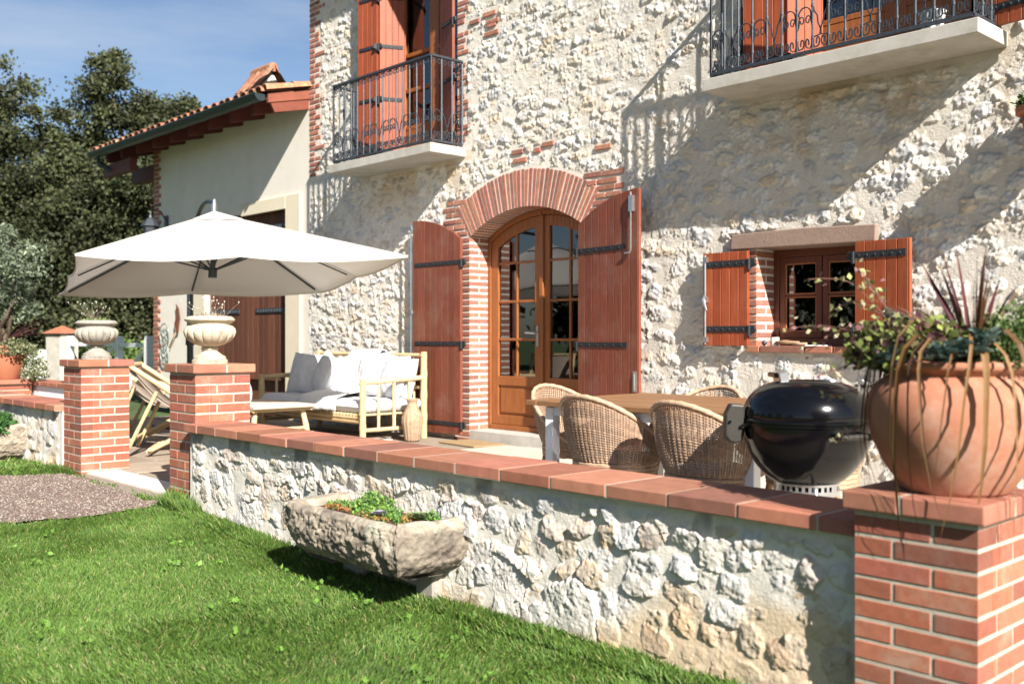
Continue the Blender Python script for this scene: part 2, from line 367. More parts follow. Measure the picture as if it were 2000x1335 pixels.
for b0, b1 in ((-10.2, -8.0), (-4.8, -2.5)):     # rusty weathering below the balcony slabs
    st_ = sstep(X, b0, b0 + .2) * sstep(b1 - X, 0, .2) * sstep(Z, 2.35, 2.95) * (Z < 3.1) * sstep(fbm(X, Z * .6, .22, 5, 4), .44, .62)
    C = C * (1 - st_[..., None] * (1 - np.array((.84, .74, .62))))
house = empty('stone_house', (-6.0, 0, 0), 0, 'large rubble stone house with brick arched doorway and two iron balconies', 'house')
HP = Vector(house.location)
V = np.stack([X - HP.x, -H, Z], -1).reshape(-1, 3)
np_mesh('stone_wall', V, grid_faces(len(xs), len(zs), keep), mt_rubble, C.reshape(-1, 3), house)

def hb(mb, name, mats, **k):
    """build mesh given in world coordinates as part of the house"""
    p = k.pop('parent', house); org = k.pop('org', HP)
    mb.v = [(a - org.x, b - org.y, c - org.z) for a, b, c in mb.v]
    return mb.build(name, mats, p, **k)

# body behind the wall skin (side, back, roof) built in pieces that leave the openings free
mb = MB()
mb.box(XL, XL + .02, .01, 7, 0, 6.4); mb.box(3.3, 3.36, .01, 7, 0, 6.4); mb.box(XL, 3.36, 7, 7.05, 0, 6.4)
hb(mb, 'side_wall', mt_mortar)
mb = MB()
for i in range(-1, 60):
    xx = XL - .25 + i * .26
    if xx > 3.8: break
    n = 5
    for j in range(4):
        y0 = -.66 + j * 1.1; z0 = 6.47 + (y0 + .66) * .32; y1 = y0 + 1.2; z1 = z0 + 1.2 * .32 - .02
        vs = []
        for (yy, zz, rad) in ((y0, z0, .10), (y1, z1, .085)):
            for k in range(n + 1):
                t = math.pi * k / n; vs.append((xx + rad * math.cos(t), yy, zz + rad * math.sin(t) * .9))
        mb.add(vs, [(k, k + 1, n + 2 + k, n + 1 + k) for k in range(n)], 0, bt())
mb.box(XL - .35, 3.8, -.62, 0, 6.41, 6.46)
mb.add([(XL - .35, -.62, 6.465), (3.8, -.62, 6.465), (3.8, 4, 7.95), (XL - .35, 4, 7.95), (3.8, 8, 6.6), (XL - .35, 8, 6.6)], [(0, 1, 2, 3), (3, 2, 4, 5)])
hb(mb, 'roof', mt_roof, smooth=False)

# brickwork helpers (x along the wall, front face at y0, running back by dep)
def brow(mb, x0, x1, z, y0, dep, h=.047, L0=.22, j=.014, off=0, mi=0, old=True, k=1.0):
    x = x0; first = True
    while x < x1 - .03:
        l = (L0 if not first else (L0 if off == 0 else L0 * .5)); first = False
        e = min(x + l, x1)
        if x1 - e < .05: e = x1
        jy = random.uniform(-.004, .003); jz = random.uniform(-.003, .003)
        mb.box(x, e, y0 + jy, y0 + dep, z + jz, z + h + jz + random.uniform(-.003, .002), mi, bt(k, old))
        x = e + j
P_ = .0668
mb = MB()
# jamb piers of the doorway
for sgn, xe in ((-1, AXC - AHW), (1, AXC + AHW)):
    z = .11 - P_ * 2; i = 0
    while z < SPR - .04:
        if z > -.06:
            wlen = (.25, .17, .28, .20)[i % 4] + random.uniform(-.02, .02)
            if 1.98 < z: wlen = random.choice((.40, .44, .30))
            a, b = (xe - wlen, xe) if sgn < 0 else (xe, xe + wlen)
            q = .5 * (a + b) if wlen > .3 else None
            if i % 2 == 0:
                mb.box(a, b, -.008, .125, z, z + .048, 0, bt(1, True)); mb.box(a, b, .137, .262, z, z + .048, 0, bt(1, True))
            else:
                if wlen > .24: 
                    s_ = b - .13 if sgn < 0 else a + .13
                    mb.box(a, s_ - .006, -.008, .262, z, z + .048, 0, bt(1, True)); mb.box(s_ + .006, b, -.009, .262, z, z + .048, 0, bt(1, True))
                else: mb.box(a, b, -.009, .262, z, z + .048, 0, bt(1, True))
        z += P_; i += 1
# toothed bricks each side of the ring
for sgn in (-1, 1):
    z = SPR - .10; i = 0
    while z < (2.56 if sgn < 0 else 2.60):
        ex = math.sqrt(max((AR + RING + .012) ** 2 - (z + .06 - ACZ) ** 2, 0)) if z + .06 < ACZ + AR + RING else 0
        # skewback line of the ring end
        sk = AHW + max(0, (z - SPR)) * AHW / (SPR - ACZ) + .012
        inner = max(min(ex, sk), AHW + .012) if z > SPR - .06 else AHW + .02
        if sk < ex: inner = sk
        outer = AHW + ((.44, .40, .45, .38)[i % 4] if sgn < 0 else (.50, .47, .50, .42)[i % 4])
        if z > SPR - .03 and outer - inner > .05:
            a, b = (AXC - outer, AXC - inner) if sgn < 0 else (AXC + inner, AXC + outer)
            brow(mb, a, b, z + random.uniform(-.004, .004), -.009, .08, off=i % 2)
        z += P_; i += 1
# arch ring
half = math.asin(AHW / AR); n = 37
for i in range(n):
    a0 = -half + 2 * half * (i + .15) / n; a1 = -half + 2 * half * (i + .85) / n; ro = AR + RING - random.uniform(0, .012)
    pts = [(AXC + r * math.sin(a), ACZ + r * math.cos(a)) for r, a in ((AR, a0), (AR, a1), (ro, a1 + .001), (ro, a0 - .001))]
    mb.prism(pts, -.010 + random.uniform(-.003, .003), .262, 0, bt(1, True))
hb(mb, 'brick_surround', mt_brick, bevel=.004)
# mortar behind bricks: jamb reveal and soffit
mb = MB()
mb.box(AXC - AHW - .30, AXC - AHW - .003, -.003, .27, 0, SPR + .05); mb.box(AXC + AHW + .003, AXC + AHW + .30, -.003, .27, 0, SPR + .05)
for i in range(40):
    a0 = -half + 2 * half * i / 40; a1 = -half + 2 * half * (i + 1) / 40
    pts = [(AXC + r * math.sin(a), ACZ + r * math.cos(a)) for r, a in ((AR + .003, a0), (AR + .003, a1), (AR + RING + .02, a1), (AR + RING + .02, a0))]
    mb.prism(pts, -.004, .268, 0)
hb(mb, 'surround_mortar', mt_mortar)
# step in the doorway
mb = MB(); mb.box(AXC - AHW, AXC + AHW, -.005, .6, -.02, .112); hb(mb, 'door_step', mt_concrete, bevel=.006)

# other brick: quoins, balcony door jambs, window jambs, scattered bricks
mb = MB()
z = 3.18; i = 0
while z < 5.6:
    wl = (.13, .24, .22, .24, .12, .23)[i % 6] + random.uniform(-.01, .03)
    if i % 9 == 5: wl += .12
    brow(mb, XL, XL + wl, z, -.008, .07, off=i % 2, L0=.23); z += P_; i += 1
hb(mb, 'brick_quoin', mt_brick, bevel=.005)
for b in (B1, B2):
    mb = MB(); z = 3.2; i = 0
    while z < b[3]:
        wl = (.10, .15, .15, .08)[i % 4]
        if not (i % 5 == 3):
            brow(mb, b[1], b[1] + wl + .04, z, -.008, .07, off=i % 2)
        z += P_; i += 1
    hb(mb, 'brick_jamb', mt_brick, bevel=.005)
mb = MB(); mr = MB(); z = WZ0 - .005; i = 0
while z < WZ1 - .03:
    wl = (.10, .16)[i % 2]
    if i % 2: mb.box(WX0 - wl, WX0, -.012, .262, z, z + .05, 0, bt(1, True))
    else:
        mb.box(WX0 - wl, WX0, -.012, .12, z, z + .05, 0, bt(1, True)); mb.box(WX0 - wl, WX0, .135, .262, z, z + .05, 0, bt(1, True))
    mr.box(WX1, WX1 + wl, -.012, .262, z, z + .05, 0, bt(1, True))
    z += .0655; i += 1
hb(mb, 'brick_jamb', mt_brick, bevel=.005); hb(mr, 'brick_jamb', mt_brick, bevel=.005)
for bx, bz, bw in SCAT: mb = MB(); mb.box(bx, bx + bw, -.018, .05, bz, bz + .047, 0, bt(1, True)); hb(mb, 'wall_brick', mt_brick, bevel=.005)
mb = MB()
mb.box(WX0 - .09, WX0 - .003, -.003, .27, WZ0 - .01, WZ1 + .02); mb.box(WX1 + .005, WX1 + .09, -.004, .27, WZ0 - .01, WZ1 + .02); hb(mb, 'opening_reveal', mt_mortar)
for b in (B1, B2):
    mb = MB(); mb.box(b[0] - .08, b[0], 0.001, .30, b[2], b[3]); mb.box(b[1], b[1] + .08, 0.001, .30, b[2], b[3]); mb.box(b[0] - .05, b[1] + .05, .001, .3, b[3] - .02, b[3] + .2); hb(mb, 'opening_reveal', mt_mortar)
# lintel and sill
mb = MB()
pl = [(-4.775, 1.815), (-3.52, 1.800), (-3.515, 1.925), (-4.1, 1.945), (-4.765, 1.938)]
mb.prism(pl, -.040, .26); hb(mb, 'stone_lintel', mt_lintel, bevel=.008, seg=2)
mb = MB()
for a, b in ((-4.62, -4.50), (-4.49, -4.10), (-4.088, -3.86), (-3.848, -3.69)): mb.box(a, b, -.045, .24, .978, 1.03, 0, bt(1.05))
hb(mb, 'window_sill', mt_tile, bevel=.005)

# dark rooms behind the openings
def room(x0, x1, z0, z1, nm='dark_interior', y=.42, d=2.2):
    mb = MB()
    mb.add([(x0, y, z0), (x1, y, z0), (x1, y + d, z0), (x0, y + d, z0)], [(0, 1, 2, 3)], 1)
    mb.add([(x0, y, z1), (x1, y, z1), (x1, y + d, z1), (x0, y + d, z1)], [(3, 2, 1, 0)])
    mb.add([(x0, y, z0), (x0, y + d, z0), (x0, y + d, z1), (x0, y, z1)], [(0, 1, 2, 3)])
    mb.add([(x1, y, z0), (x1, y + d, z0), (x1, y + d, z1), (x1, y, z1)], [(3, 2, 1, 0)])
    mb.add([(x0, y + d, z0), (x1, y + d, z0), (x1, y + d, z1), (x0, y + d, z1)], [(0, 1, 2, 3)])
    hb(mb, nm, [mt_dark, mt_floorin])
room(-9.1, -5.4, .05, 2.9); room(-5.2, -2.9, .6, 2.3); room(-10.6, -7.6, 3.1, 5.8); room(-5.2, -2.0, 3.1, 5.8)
# mask plates between room edge and reveal
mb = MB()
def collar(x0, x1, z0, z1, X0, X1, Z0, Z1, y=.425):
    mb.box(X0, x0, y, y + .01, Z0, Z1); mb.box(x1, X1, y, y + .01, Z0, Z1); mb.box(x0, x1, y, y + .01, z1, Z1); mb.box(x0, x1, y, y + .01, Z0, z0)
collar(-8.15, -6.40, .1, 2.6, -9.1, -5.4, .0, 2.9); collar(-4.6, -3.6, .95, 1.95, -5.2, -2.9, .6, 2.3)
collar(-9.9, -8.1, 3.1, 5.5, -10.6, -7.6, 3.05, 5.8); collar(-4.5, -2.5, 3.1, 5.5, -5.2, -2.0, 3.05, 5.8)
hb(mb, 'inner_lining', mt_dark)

# ---------------------------------------------------------------- arched french door
def strip_arc(mb, r0, r1, xa, xb, y0, y1, n=10, mi=0):
    for i in range(n):
        x0 = xa + (xb - xa) * i / n; x1 = xa + (xb - xa) * (i + 1) / n
        if abs(x0 - AXC) > r0 * .999 or abs(x1 - AXC) > r0 * .999: continue
        mb.prism([(x0, arch_top(x0, r0)), (x1, arch_top(x1, r0)), (x1, arch_top(x1, r1)), (x0, arch_top(x0, r1))], y0, y1, mi)
def vbar(mb, x0, x1, z0, y0, y1, r):
    mb.prism([(x0, z0), (x1, z0), (x1, arch_top(x1, r)), (x0, arch_top(x0, r))], y0, y1)
mb = MB(); fy = .25
xl, xr = AXC - AHW, AXC + AHW
vbar(mb, xl + .001, xl + .05, .115, fy, fy + .09, AR - .002); vbar(mb, xr - .05, xr - .001, .115, fy, fy + .09, AR - .002)
strip_arc(mb, AR - .055, AR - .002, xl + .05, xr - .05, fy, fy + .09, 24)
mb.box(xl + .05, xr - .05, fy - .01, fy + .09, .113, .165)
door = hb(mb, 'french_door', mt_door, bevel=.004)
def leaf(x0, x1, lock):
    mb = MB(); y0, y1 = fy + .012, fy + .066; ri = AR - .058; sw = .105
    vbar(mb, x0, x0 + sw, .168, y0, y1, ri - .002); vbar(mb, x1 - sw, x1, .168, y0, y1, ri - .002)
    mb.box(x0 + sw, x1 - sw, y0, y1, .168, .27); mb.box(x0 + sw, x1 - sw, y0, y1, .585, .685)
    mb.box(x0 + sw - .002, x1 - sw + .002, y0 + .022, y1 - .01, .27, .585)
    g = .028
    mb.box(x0 + sw + g, x1 - sw - g, y0 + .008, y1 - .012, .27 + g, .585 - g)
    strip_arc(mb, ri - .11, ri - .002, x0 + sw, x1 - sw, y0, y1, 10)
    mxx = (x0 + x1) / 2; b = .013
    vbar(mb, mxx - b, mxx + b, .685, y0 + .008, y1 - .008, ri - .10)
    for zz in (1.075, 1.475, 1.885):
        mb.box(x0 + sw, mxx - b, y0 + .008, y1 - .008, zz - b, zz + b); mb.box(mxx + b, x1 - sw, y0 + .008, y1 - .008, zz - b, zz + b)
    o = hb(mb, 'door_leaf', mt_door, bevel=.004, parent=house)
    g = MB(); N_ = 8; bot = [(x0 + sw - .01, .68), (x1 - sw + .01, .68)]
    top = [(x, arch_top(x, ri - .10)) for x in np.linspace(x1 - sw + .01, x0 + sw - .01, N_)]
    g.prism(bot + top, y0 + .024, y0 + .030)
    hb(g, 'glass_pane', mt_glass, parent=o, org=HP)
    return o
dl = leaf(xl + .052, AXC - .002, True); dr = leaf(AXC + .002, xr - .052, False)
dl['label'] = 'left wooden door leaf with eight glass panes and handle'
mb = MB(); mb.box(AXC - .02, AXC + .035, fy - .012, fy + .011, .17, arch_top(AXC, AR - .06)); hb(mb, 'meeting_stile', mt_door, bevel=.006)
mb = MB(); hx = AXC - .055
mb.box(hx - .016, hx + .016, fy - .002, fy + .012, 1.0, 1.22); mb.tube([(hx, fy, 1.14), (hx, fy - .05, 1.14), (hx - .02, fy - .055, 1.14), (hx - .13, fy - .05, 1.145)], .009, 8)
hb(mb, 'door_handle', mt_steel, parent=dl, smooth=True, auto=40)

# ---------------------------------------------------------------- shutters
def shutter(hinge, ang, wd, z0, top, name, mat, nplank=8, straps=(), th=.034, sgn=1, bar=None, sw=.045, catch=None, strapmat=None, label=None):
    """hinge (x,y); panel runs along direction ang (deg, 0 = +X); top(s) height at distance s from the hinge; sgn: +1 -> visible face is on local -Y"""
    Mx = Matrix.Translation((hinge[0], hinge[1], 0)) @ Matrix.Rotation(R(ang), 4, 'Z')
    flip = -1 if abs(ang) > 90 else 1
    ya, yb = (-th, 0) if flip > 0 else (0, th)      # outward face toward world -Y
    mb = MB(); pw = wd / nplank
    for i in range(nplank):
        s0 = i * pw + .0025; s1 = (i + 1) * pw - .0025
        t = random.uniform(.86, 1.14)
        pts = [(s0, z0), (s1, z0), (s1, top(s1)), ((s0 + s1) / 2, top((s0 + s1) / 2)), (s0, top(s0))]
        mb.prism(pts, ya, yb, 0, (t, t * random.uniform(.93, 1.05), t), Mx)
    pts = [(0.004, z0 + .004)] + [(wd - .004, z0 + .004)] + [(s, top(s) - .004) for s in np.linspace(wd - .004, .004, 7)]
    mb.prism(pts, ya + .006, yb - .006, 0, (.8, .8, .8), Mx)
    # rounded proud edge at the free end
    mb.prism([(wd, z0), (wd + .012, z0), (wd + .012, top(wd)), (wd, top(wd))], ya + .002, yb - .002, 0, (1.15, 1.15, 1.15), Mx)
    o = hb(mb, name, mat, bevel=.0025)
    if label: o['label'] = label
    fo = ya if flip > 0 else yb; sg = -1 if flip > 0 else 1
    for (zz, fr) in straps:
        mb = MB()
        p, q = sorted((fo, fo + sg * .007))
        mb.box(-.01, wd * fr, p, q, zz - sw / 2, zz + sw / 2, 0, (1, 1, 1), Mx)
        for k in range(6):
            s = wd * fr * (k + .6) / 6.3; p2, q2 = sorted((fo + sg * .006, fo + sg * .013))
            mb.box(s - .008, s + .008, p2, q2, zz - .008, zz + .008, 0, (1.6, 1.6, 1.6), Mx)
        # curled pintle at the hinge
        mb.tube([Mx @ Vector((-.012, fo, zz - .06)), Mx @ Vector((-.012, fo, zz + .03))], .016, 8)
        mb.prism([(-.075, zz - .02), (-.012, zz - .05), (-.012, zz + .03), (-.06, zz + .03)], min(fo, fo - sg * .02), max(fo, fo - sg * .02), 0, (1, 1, 1), Mx)
        hb(mb, 'strap_hinge', strapmat or mt_strap, parent=o, org=HP, bevel=.002)
    if bar:
        s, za, zb = bar; mb = MB(); c = fo + sg * .018
        mb.tube([Mx @ Vector((s, c, za)), Mx @ Vector((s, c, zb))], .009, 8)
        for zz in (za + .04, (za + zb) / 2, zb - .04): 
            p, q = sorted((fo, fo + sg * .03)); mb.box(s - .018, s + .018, p, q, zz - .022, zz + .022, 0, (1, 1, 1), Mx)
        if catch == 'handle':
            mb.tube([Mx @ Vector((s, c, (za + zb) / 2 + .03)), Mx @ Vector((s + .01, c + sg * .02, (za + zb) / 2)), Mx @ Vector((s - .03, c + sg * .025, (za + zb) / 2 - .09))], [.016, .013, .009], 8)
        hb(mb, 'locking_bar', mt_greyiron if catch != 'handle' else mt_steel, parent=o, org=HP, smooth=True, auto=40)
    return o
SW = .822
def atop_l(s): return arch_top(AXC - (AHW - s) if s < AHW else AXC, AR - .01)
hz = (2.02, 1.05, .12)
shutter((xl - .03, -.075), 180, SW, .055, lambda s: arch_top(min(AXC, xl + s), AR - .012), 'door_shutter', mt_shutter, 8,
        [(1.90, .96), (1.03, .96), (.17, .96)], bar=(SW + .024, .40, 2.36), label='left arched plank shutter folded back against the wall')
o = shutter((xr + .03, -.075), -7.5, SW, .055, lambda s: arch_top(max(AXC, xr - s), AR - .012), 'door_shutter', mt_shutter, 8,
        [(1.90, .80), (1.03, .84), (.17, .84)], label='right arched plank shutter standing slightly off the wall')
# espagnolette and lock plate on right shutter
Mx = Matrix.Translation((xr + .03, -.075, 0)) @ Matrix.Rotation(R(-7.5), 4, 'Z')
mb = MB(); mb.tube([Mx @ Vector(p) for p in ((SW * .92, -.055, 2.37), (SW * .92, -.055, 1.86), (SW * .90, -.055, 1.84), (SW * .82, -.055, 1.84))], .008, 8)
mb.box(SW * .89, SW * .95, -.062, -.034, 2.20, 2.34, 0, (1, 1, 1), Mx); hb(mb, 'locking_bar', mt_steel, parent=o, org=HP, smooth=True, auto=40)
mb = MB(); mb.box(SW * .93, SW * .985, -.040, -.034, .62, .80, 0, (1, 1, 1), Mx); mb.tube([Mx @ Vector((SW * .96, -.045, .64 + .14 * k / 6)) for k in range(7)], .004, 6); hb(mb, 'lock_plate', mt_steel, parent=o, org=HP)

# small window shutters
shutter((WX0 - .035, -.055), 180, .425, 1.03, lambda s: 1.795, 'window_shutter', mt_shutter2, 5, [(1.70, .97), (1.165, .97)], bar=(.40, 1.04, 1.78), catch='handle', sw=.05,
        label='left plank shutter of the small window with steel latch bar')
shutter((WX1 + .02, -.055), -5, .425, .99, lambda s: 1.80, 'window_shutter', mt_shutter2, 5, [(1.70, .97), (1.165, .97)], sw=.05, label='right plank shutter of the small window, partly hidden by pot plants')
# window frame
mb = MB(); y0, y1 = .235, .30
mb.box(WX0, WX0 + .05, y0, y1, WZ0, WZ1); mb.box(WX1 - .05, WX1, y0, y1, WZ0, WZ1); mb.box(WX0 + .05, WX1 - .05, y0, y1, WZ1 - .06, WZ1); mb.box(WX0 + .05, WX1 - .05, y0 - .03, y1, WZ0, WZ0 + .06)
for a, b in ((WX0 + .05, (WX0 + WX1) / 2), ((WX0 + WX1) / 2, WX1 - .05)):
    c, d = a + .004, b - .004; q0, q1 = y0 + .008, y1 - .01
    mb.box(c, c + .05, q0, q1, WZ0 + .062, WZ1 - .062); mb.box(d - .05, d, q0, q1, WZ0 + .062, WZ1 - .062)
    mb.box(c + .05, d - .05, q0, q1, WZ0 + .062, WZ0 + .115); mb.box(c + .05, d - .05, q0, q1, WZ1 - .115, WZ1 - .062)
    mb.box(c + .05, d - .05, q0 + .008, q1 - .008, 1.425, 1.447)
    # light beads round each light
    for (e0, e1, f0, f1) in ((c + .05, d - .05, WZ0 + .115, 1.425), (c + .05, d - .05, 1.447, WZ1 - .115)):
        t = .008
        mb.box(e0, e0 + t, q0 + .004, q0 + .02, f0, f1, 0, (3.6, 4.6, 3.6)); mb.box(e1 - t, e1, q0 + .004, q0 + .02, f0, f1, 0, (3.6, 4.6, 3.6))
        mb.box(e0 + t, e1 - t, q0 + .004, q0 + .02, f0, f0 + t, 0, (3.6, 4.6, 3.6)); mb.box(e0 + t, e1 - t, q0 + .004, q0 + .02, f1 - t, f1, 0, (3.6, 4.6, 3.6))
win = hb(mb, 'window', mt_winwood, bevel=.003)
mb = MB(); mb.box(WX0 + .09, (WX0 + WX1) / 2 - .04, .272, .276, WZ0 + .1, WZ1 - .1); mb.box((WX0 + WX1) / 2 + .04, WX1 - .09, .272, .276, WZ0 + .1, WZ1 - .1)
hb(mb, 'glass_pane', mt_glass, parent=win, org=HP)

# ---------------------------------------------------------------- balcony doors + folding shutters
def balcony_door(b):
    mb = MB(); y0, y1 = .22, .29; x0, x1, z0, z1 = b
    mb.box(x0, x0 + .05, y0, y1, z0, z1); mb.box(x1 - .05, x1, y0, y1, z0, z1); mb.box(x0 + .05, x1 - .05, y0, y1, z1 - .06, z1); mb.box(x0 + .05, x1 - .05, y0, y1, z0, z0 + .04)
    xm = (x0 + x1) / 2
    for a, c in ((x0 + .053, xm), (xm, x1 - .053)):
        q0, q1 = y0 + .01, y1 - .008
        mb.box(a, a + .085, q0, q1, z0 + .042, z1 - .062); mb.box(c - .085, c, q0, q1, z0 + .042, z1 - .062)
        mb.box(a + .085, c - .085, q0, q1, z0 + .042, z0 + .16); mb.box(a + .085, c - .085, q0, q1, z1 - .15, z1 - .062)
        mb.box(a + .085, c - .085, q0 + .004, q1 - .004, z0 + .16, z0 + .42)
        for zz in (z0 + .42, z0 + .86, z0 + 1.28): mb.box(a + .085, c - .085, q0, q1, zz, zz + .045)
    o = hb(mb, 'balcony_door', mt_door, bevel=.004)
    g = MB(); g.box(x0 + .12, x1 - .12, .262, .266, z0 + .42, z1 - .1); hb(g, 'glass_pane', mt_glass, parent=o, org=HP); return o
balcony_door(B1); balcony_door(B2)
stz = (3.28, 3.90, 4.52, 5.1)
for b in (B1, B2):
    # folded pair at the left jamb: outer panel lies off the wall, inner panel lines the reveal
    shutter((b[0] + .01, -.05), 187, .33, b[2] + .03, lambda s: b[3] - .03, 'folding_shutter', mt_shutter2, 4, [(z, .93) for z in stz])
    Mo = None
    shutter((b[0] + .015, -.055), 62 if b is B1 else 60, .30, b[2] + .03, lambda s: b[3] - .03, 'folding_shutter', mt_shutter2, 4, [(z, .93) for z in stz])
shutter((B1[1] - .005, -.03), 164, .34, B1[2] + .03, lambda s: B1[3] - .03, 'folding_shutter', mt_shutter, 4, [(z, .85) for z in stz])
shutter((B2[1] + .0, -.05), -8, .34, B2[2] + .03, lambda s: B2[3] - .03, 'folding_shutter', mt_shutter2, 4, [(z, .93) for z in stz])

# ---------------------------------------------------------------- balconies
def spiral(c, r0, a0, a1, n=14, r1=None):
    r1 = r0 * .35 if r1 is None else r1
    return [(c[0] + (r0 + (r1 - r0) * t) * math.cos(a0 + (a1 - a0) * t), c[1] + (r0 + (r1 - r0) * t) * math.sin(a0 + (a1 - a0) * t)) for t in np.linspace(0, 1, n)]
def railing(mb, xa, xb, yf, z0, z1, nf, ns):
    """front run along x at y=yf, two returns to the wall"""
    def run(P0, P1, n, ends):
        P0 = Vector(P0); P1 = Vector(P1); d = (P1 - P0); ln = d.length; d.normalize(); st = ln / n
        def W(s, z): return P0 + d * s + Vector((0, 0, z))
        a = P0; b = P1; nrm = Vector((-d.y, d.x, 0))
        for (zz, hh, ww) in ((z1, .012, .018), (z0, .012, .012)):
            q = nrm * ww
            vs = [a - q + Vector((0, 0, zz - hh)), b - q + Vector((0, 0, zz - hh)), b + q + Vector((0, 0, zz - hh)), a + q + Vector((0, 0, zz - hh))]
            vs += [v + Vector((0, 0, hh * 2)) for v in vs]
            mb.add(vs, [(3, 2, 1, 0), (4, 5, 6, 7), (0, 1, 5, 4), (1, 2, 6, 5), (2, 3, 7, 6), (3, 0, 4, 7)])
        hgt = z1 - z0
        for i in range(n + 1):
            s = i * st
            if (i == n and not ends): continue
            rr_ = .012 if i in (0, n) else .0092
            mb.tube([W(s, z0), W(s, z1)], rr_, 6)
            for cz in (.10, .36): mb.tube([W(s, z0 + hgt * cz), W(s, z0 + hgt * cz + .02)], .013, 6)
        for i in range(n):
            s = i * st; u = st
            def T(path, r=.0058): mb.tube([W(s + px * u, z0 + pz) for px, pz in path], r, 4)
            # feet curls
            T([(.04, .10)] + [(px, pz) for px, pz in [(.06, .05), (.14, .025), (.30, .03)]] + [(.34 + .10 * math.cos(t), .065 + .032 * math.sin(t)) for t in np.linspace(-1.2, 3.6, 9)])
            T([(.96, .10)] + [(.94, .05), (.86, .025), (.70, .03)] + [(.66 - .10 * math.cos(t), .065 + .032 * math.sin(t)) for t in np.linspace(-1.2, 3.6, 9)])
            # large curls higher up, alternating with lyres
            if i % 3 != 1:
                T([(.0, .16), (.12, .20), (.16, .26)] + [(.50 + .40 * math.cos(t), .27 + .060 * math.sin(t)) for t in np.linspace(2.9, .2, 10)] + [(.88, .24), (.98, .18)])
                T([(.30 + .17 * (1 - .55 * q) * math.cos(t), .235 + .035 * (1 - .5 * q) * math.sin(t)) for q, t in zip(np.linspace(0, 1, 11), np.linspace(3.1, -3.4, 11))], .0052)
                T([(.70 + .17 * (1 - .55 * q) * math.cos(t), .235 + .035 * (1 - .5 * q) * math.sin(t)) for q, t in zip(np.linspace(0, 1, 11), np.linspace(0, 6.5, 11))], .0052)
            else:
                T([(.02, .34), (.10, .29), (.30, .25), (.34, .20), (.50, .15), (.55, .11), (.97, .10)])
                T([(.98, .34), (.90, .29), (.72, .25), (.66, .20), (.50, .15), (.45, .11), (.03, .10)])
            # top curls under the hand rail
            zt = hgt
            T([(.0, zt - .10), (.10, zt - .04)] + [(.50 + .40 * math.cos(t), zt - .05 + .032 * math.sin(t)) for t in np.linspace(2.9, .2, 8)] + [(.90, zt - .04), (1.0, zt - .10)])
            T([(.28 + .12 * math.cos(t), zt - .055 + .020 * math.sin(t)) for t in np.linspace(2.0, -3.0, 8)], .0046)
            T([(.72 + .12 * math.cos(t), zt - .055 + .020 * math.sin(t)) for t in np.linspace(1.1, 6.1, 8)], .0046)
    run((xa, yf, 0), (xb, yf, 0), nf, True)
    run((xb, yf, 0), (xb + .0, -.01, 0), ns, True); run((xa, yf, 0), (xa, -.01, 0), ns, True)
for (sx0, sx1, nf) in ((-10.12, -8.17, 15), (-4.73, -2.605, 16)):
    mb = MB(); mb.box(sx0, sx1, -.48, .0, 3.03, 3.128)
    s_ = hb(mb, 'balcony_slab', mt_concrete, bevel=.006, seg=2)
    s_['label'] = 'concrete balcony slab with wrought iron railing'
    mb = MB(); railing(mb, sx0 + .05, sx1 - .05, -.435, 3.165, 4.055, nf, 3)
    hb(mb, 'iron_railing', mt_iron, parent=s_, org=HP, smooth=True, auto=50)

# ------------------------------------------------------------------ THE PLASTER WING
wing = empty('plaster_wing', (-14.0, 0, 0), 0, 'low cream plastered wing with tiled roof and deep brown eaves beside the stone house', 'building'); WP = Vector(wing.location)
def wb(mb, name, mats, **k): return hb(mb, name, mats, org=WP, parent=k.pop('parent', wing), **k)
DX0, DX1, DZ0, DZ1 = -14.25, -11.87, .50, 2.86
mb = MB()
mb.box(-15.98, DX0, .0, .2, 0, 4.35); mb.box(DX1, XL - .001, .0, .2, 0, 4.35); mb.box(DX0, DX1, .0, .2, DZ1, 4.35); mb.box(-15.98, -15.8, .2, 5, 0, 4.5)
wb(mb, 'wall', mt_plaster)
mb = MB(); mb.box(DX0 - .05, DX1, .14, .16, 0, DZ0); wb(mb, 'below_door_board', mt_barn)  # set-back board filling the dark area below the plank door
mb = MB(); mb.box(DX1, -11.50, -.035, 0, 0, 3.0); mb.box(-13.1, DX1, -.035, 0, DZ1 - .04, 3.0)
mb.box(-14.62, DX0, -.03, 0, 0, 2.86)
wb(mb, 'plaster_band', mt_band, bevel=.006)
mb = MB(); z = 0; i = 0
while z < 4.25:
    mb.box(-16.12, -15.98 + (.12 if i % 2 else .04), -.02, .2, z, z + .055, 0, bt(1, True)); z += .072; i += 1
mb.box(-16.11, -15.96, -.01, .19, 0, 4.25, 1, (1, 1, 1)); wb(mb, 'corner_brick', [mt_brick, mt_mortar], bevel=.005)
mb = MB(); npl = 16; pw = (DX1 - DX0) / npl
for i in range(npl):
    t = random.uniform(.8, 1.2); mb.box(DX0 + i * pw + .003, DX0 + (i + 1) * pw - .003, .06, .09, DZ0, DZ1, 0, (t, t, t))
mb.box(DX0, DX1, .092, .1, DZ0, DZ1, 0, (.5, .5, .5)); 
pd = wb(mb, 'plank_door', mt_barn, bevel=.003)
for zz in (2.62, 1.47):
    for a, b in ((DX1 - .95, DX1 - .02), (DX0 + .02, DX0 + .95)):
        mb = MB(); mb.box(a, b, .048, .06, zz - .035, zz + .035)
        for k in range(12): mb.box(a + .04 + k * .075, a + .075 + k * .075, .04, .05, zz - .018, zz + .018, 0, (1.7, 1.7, 1.7))
        wb(mb, 'strap_hinge', mt_iron, parent=pd)
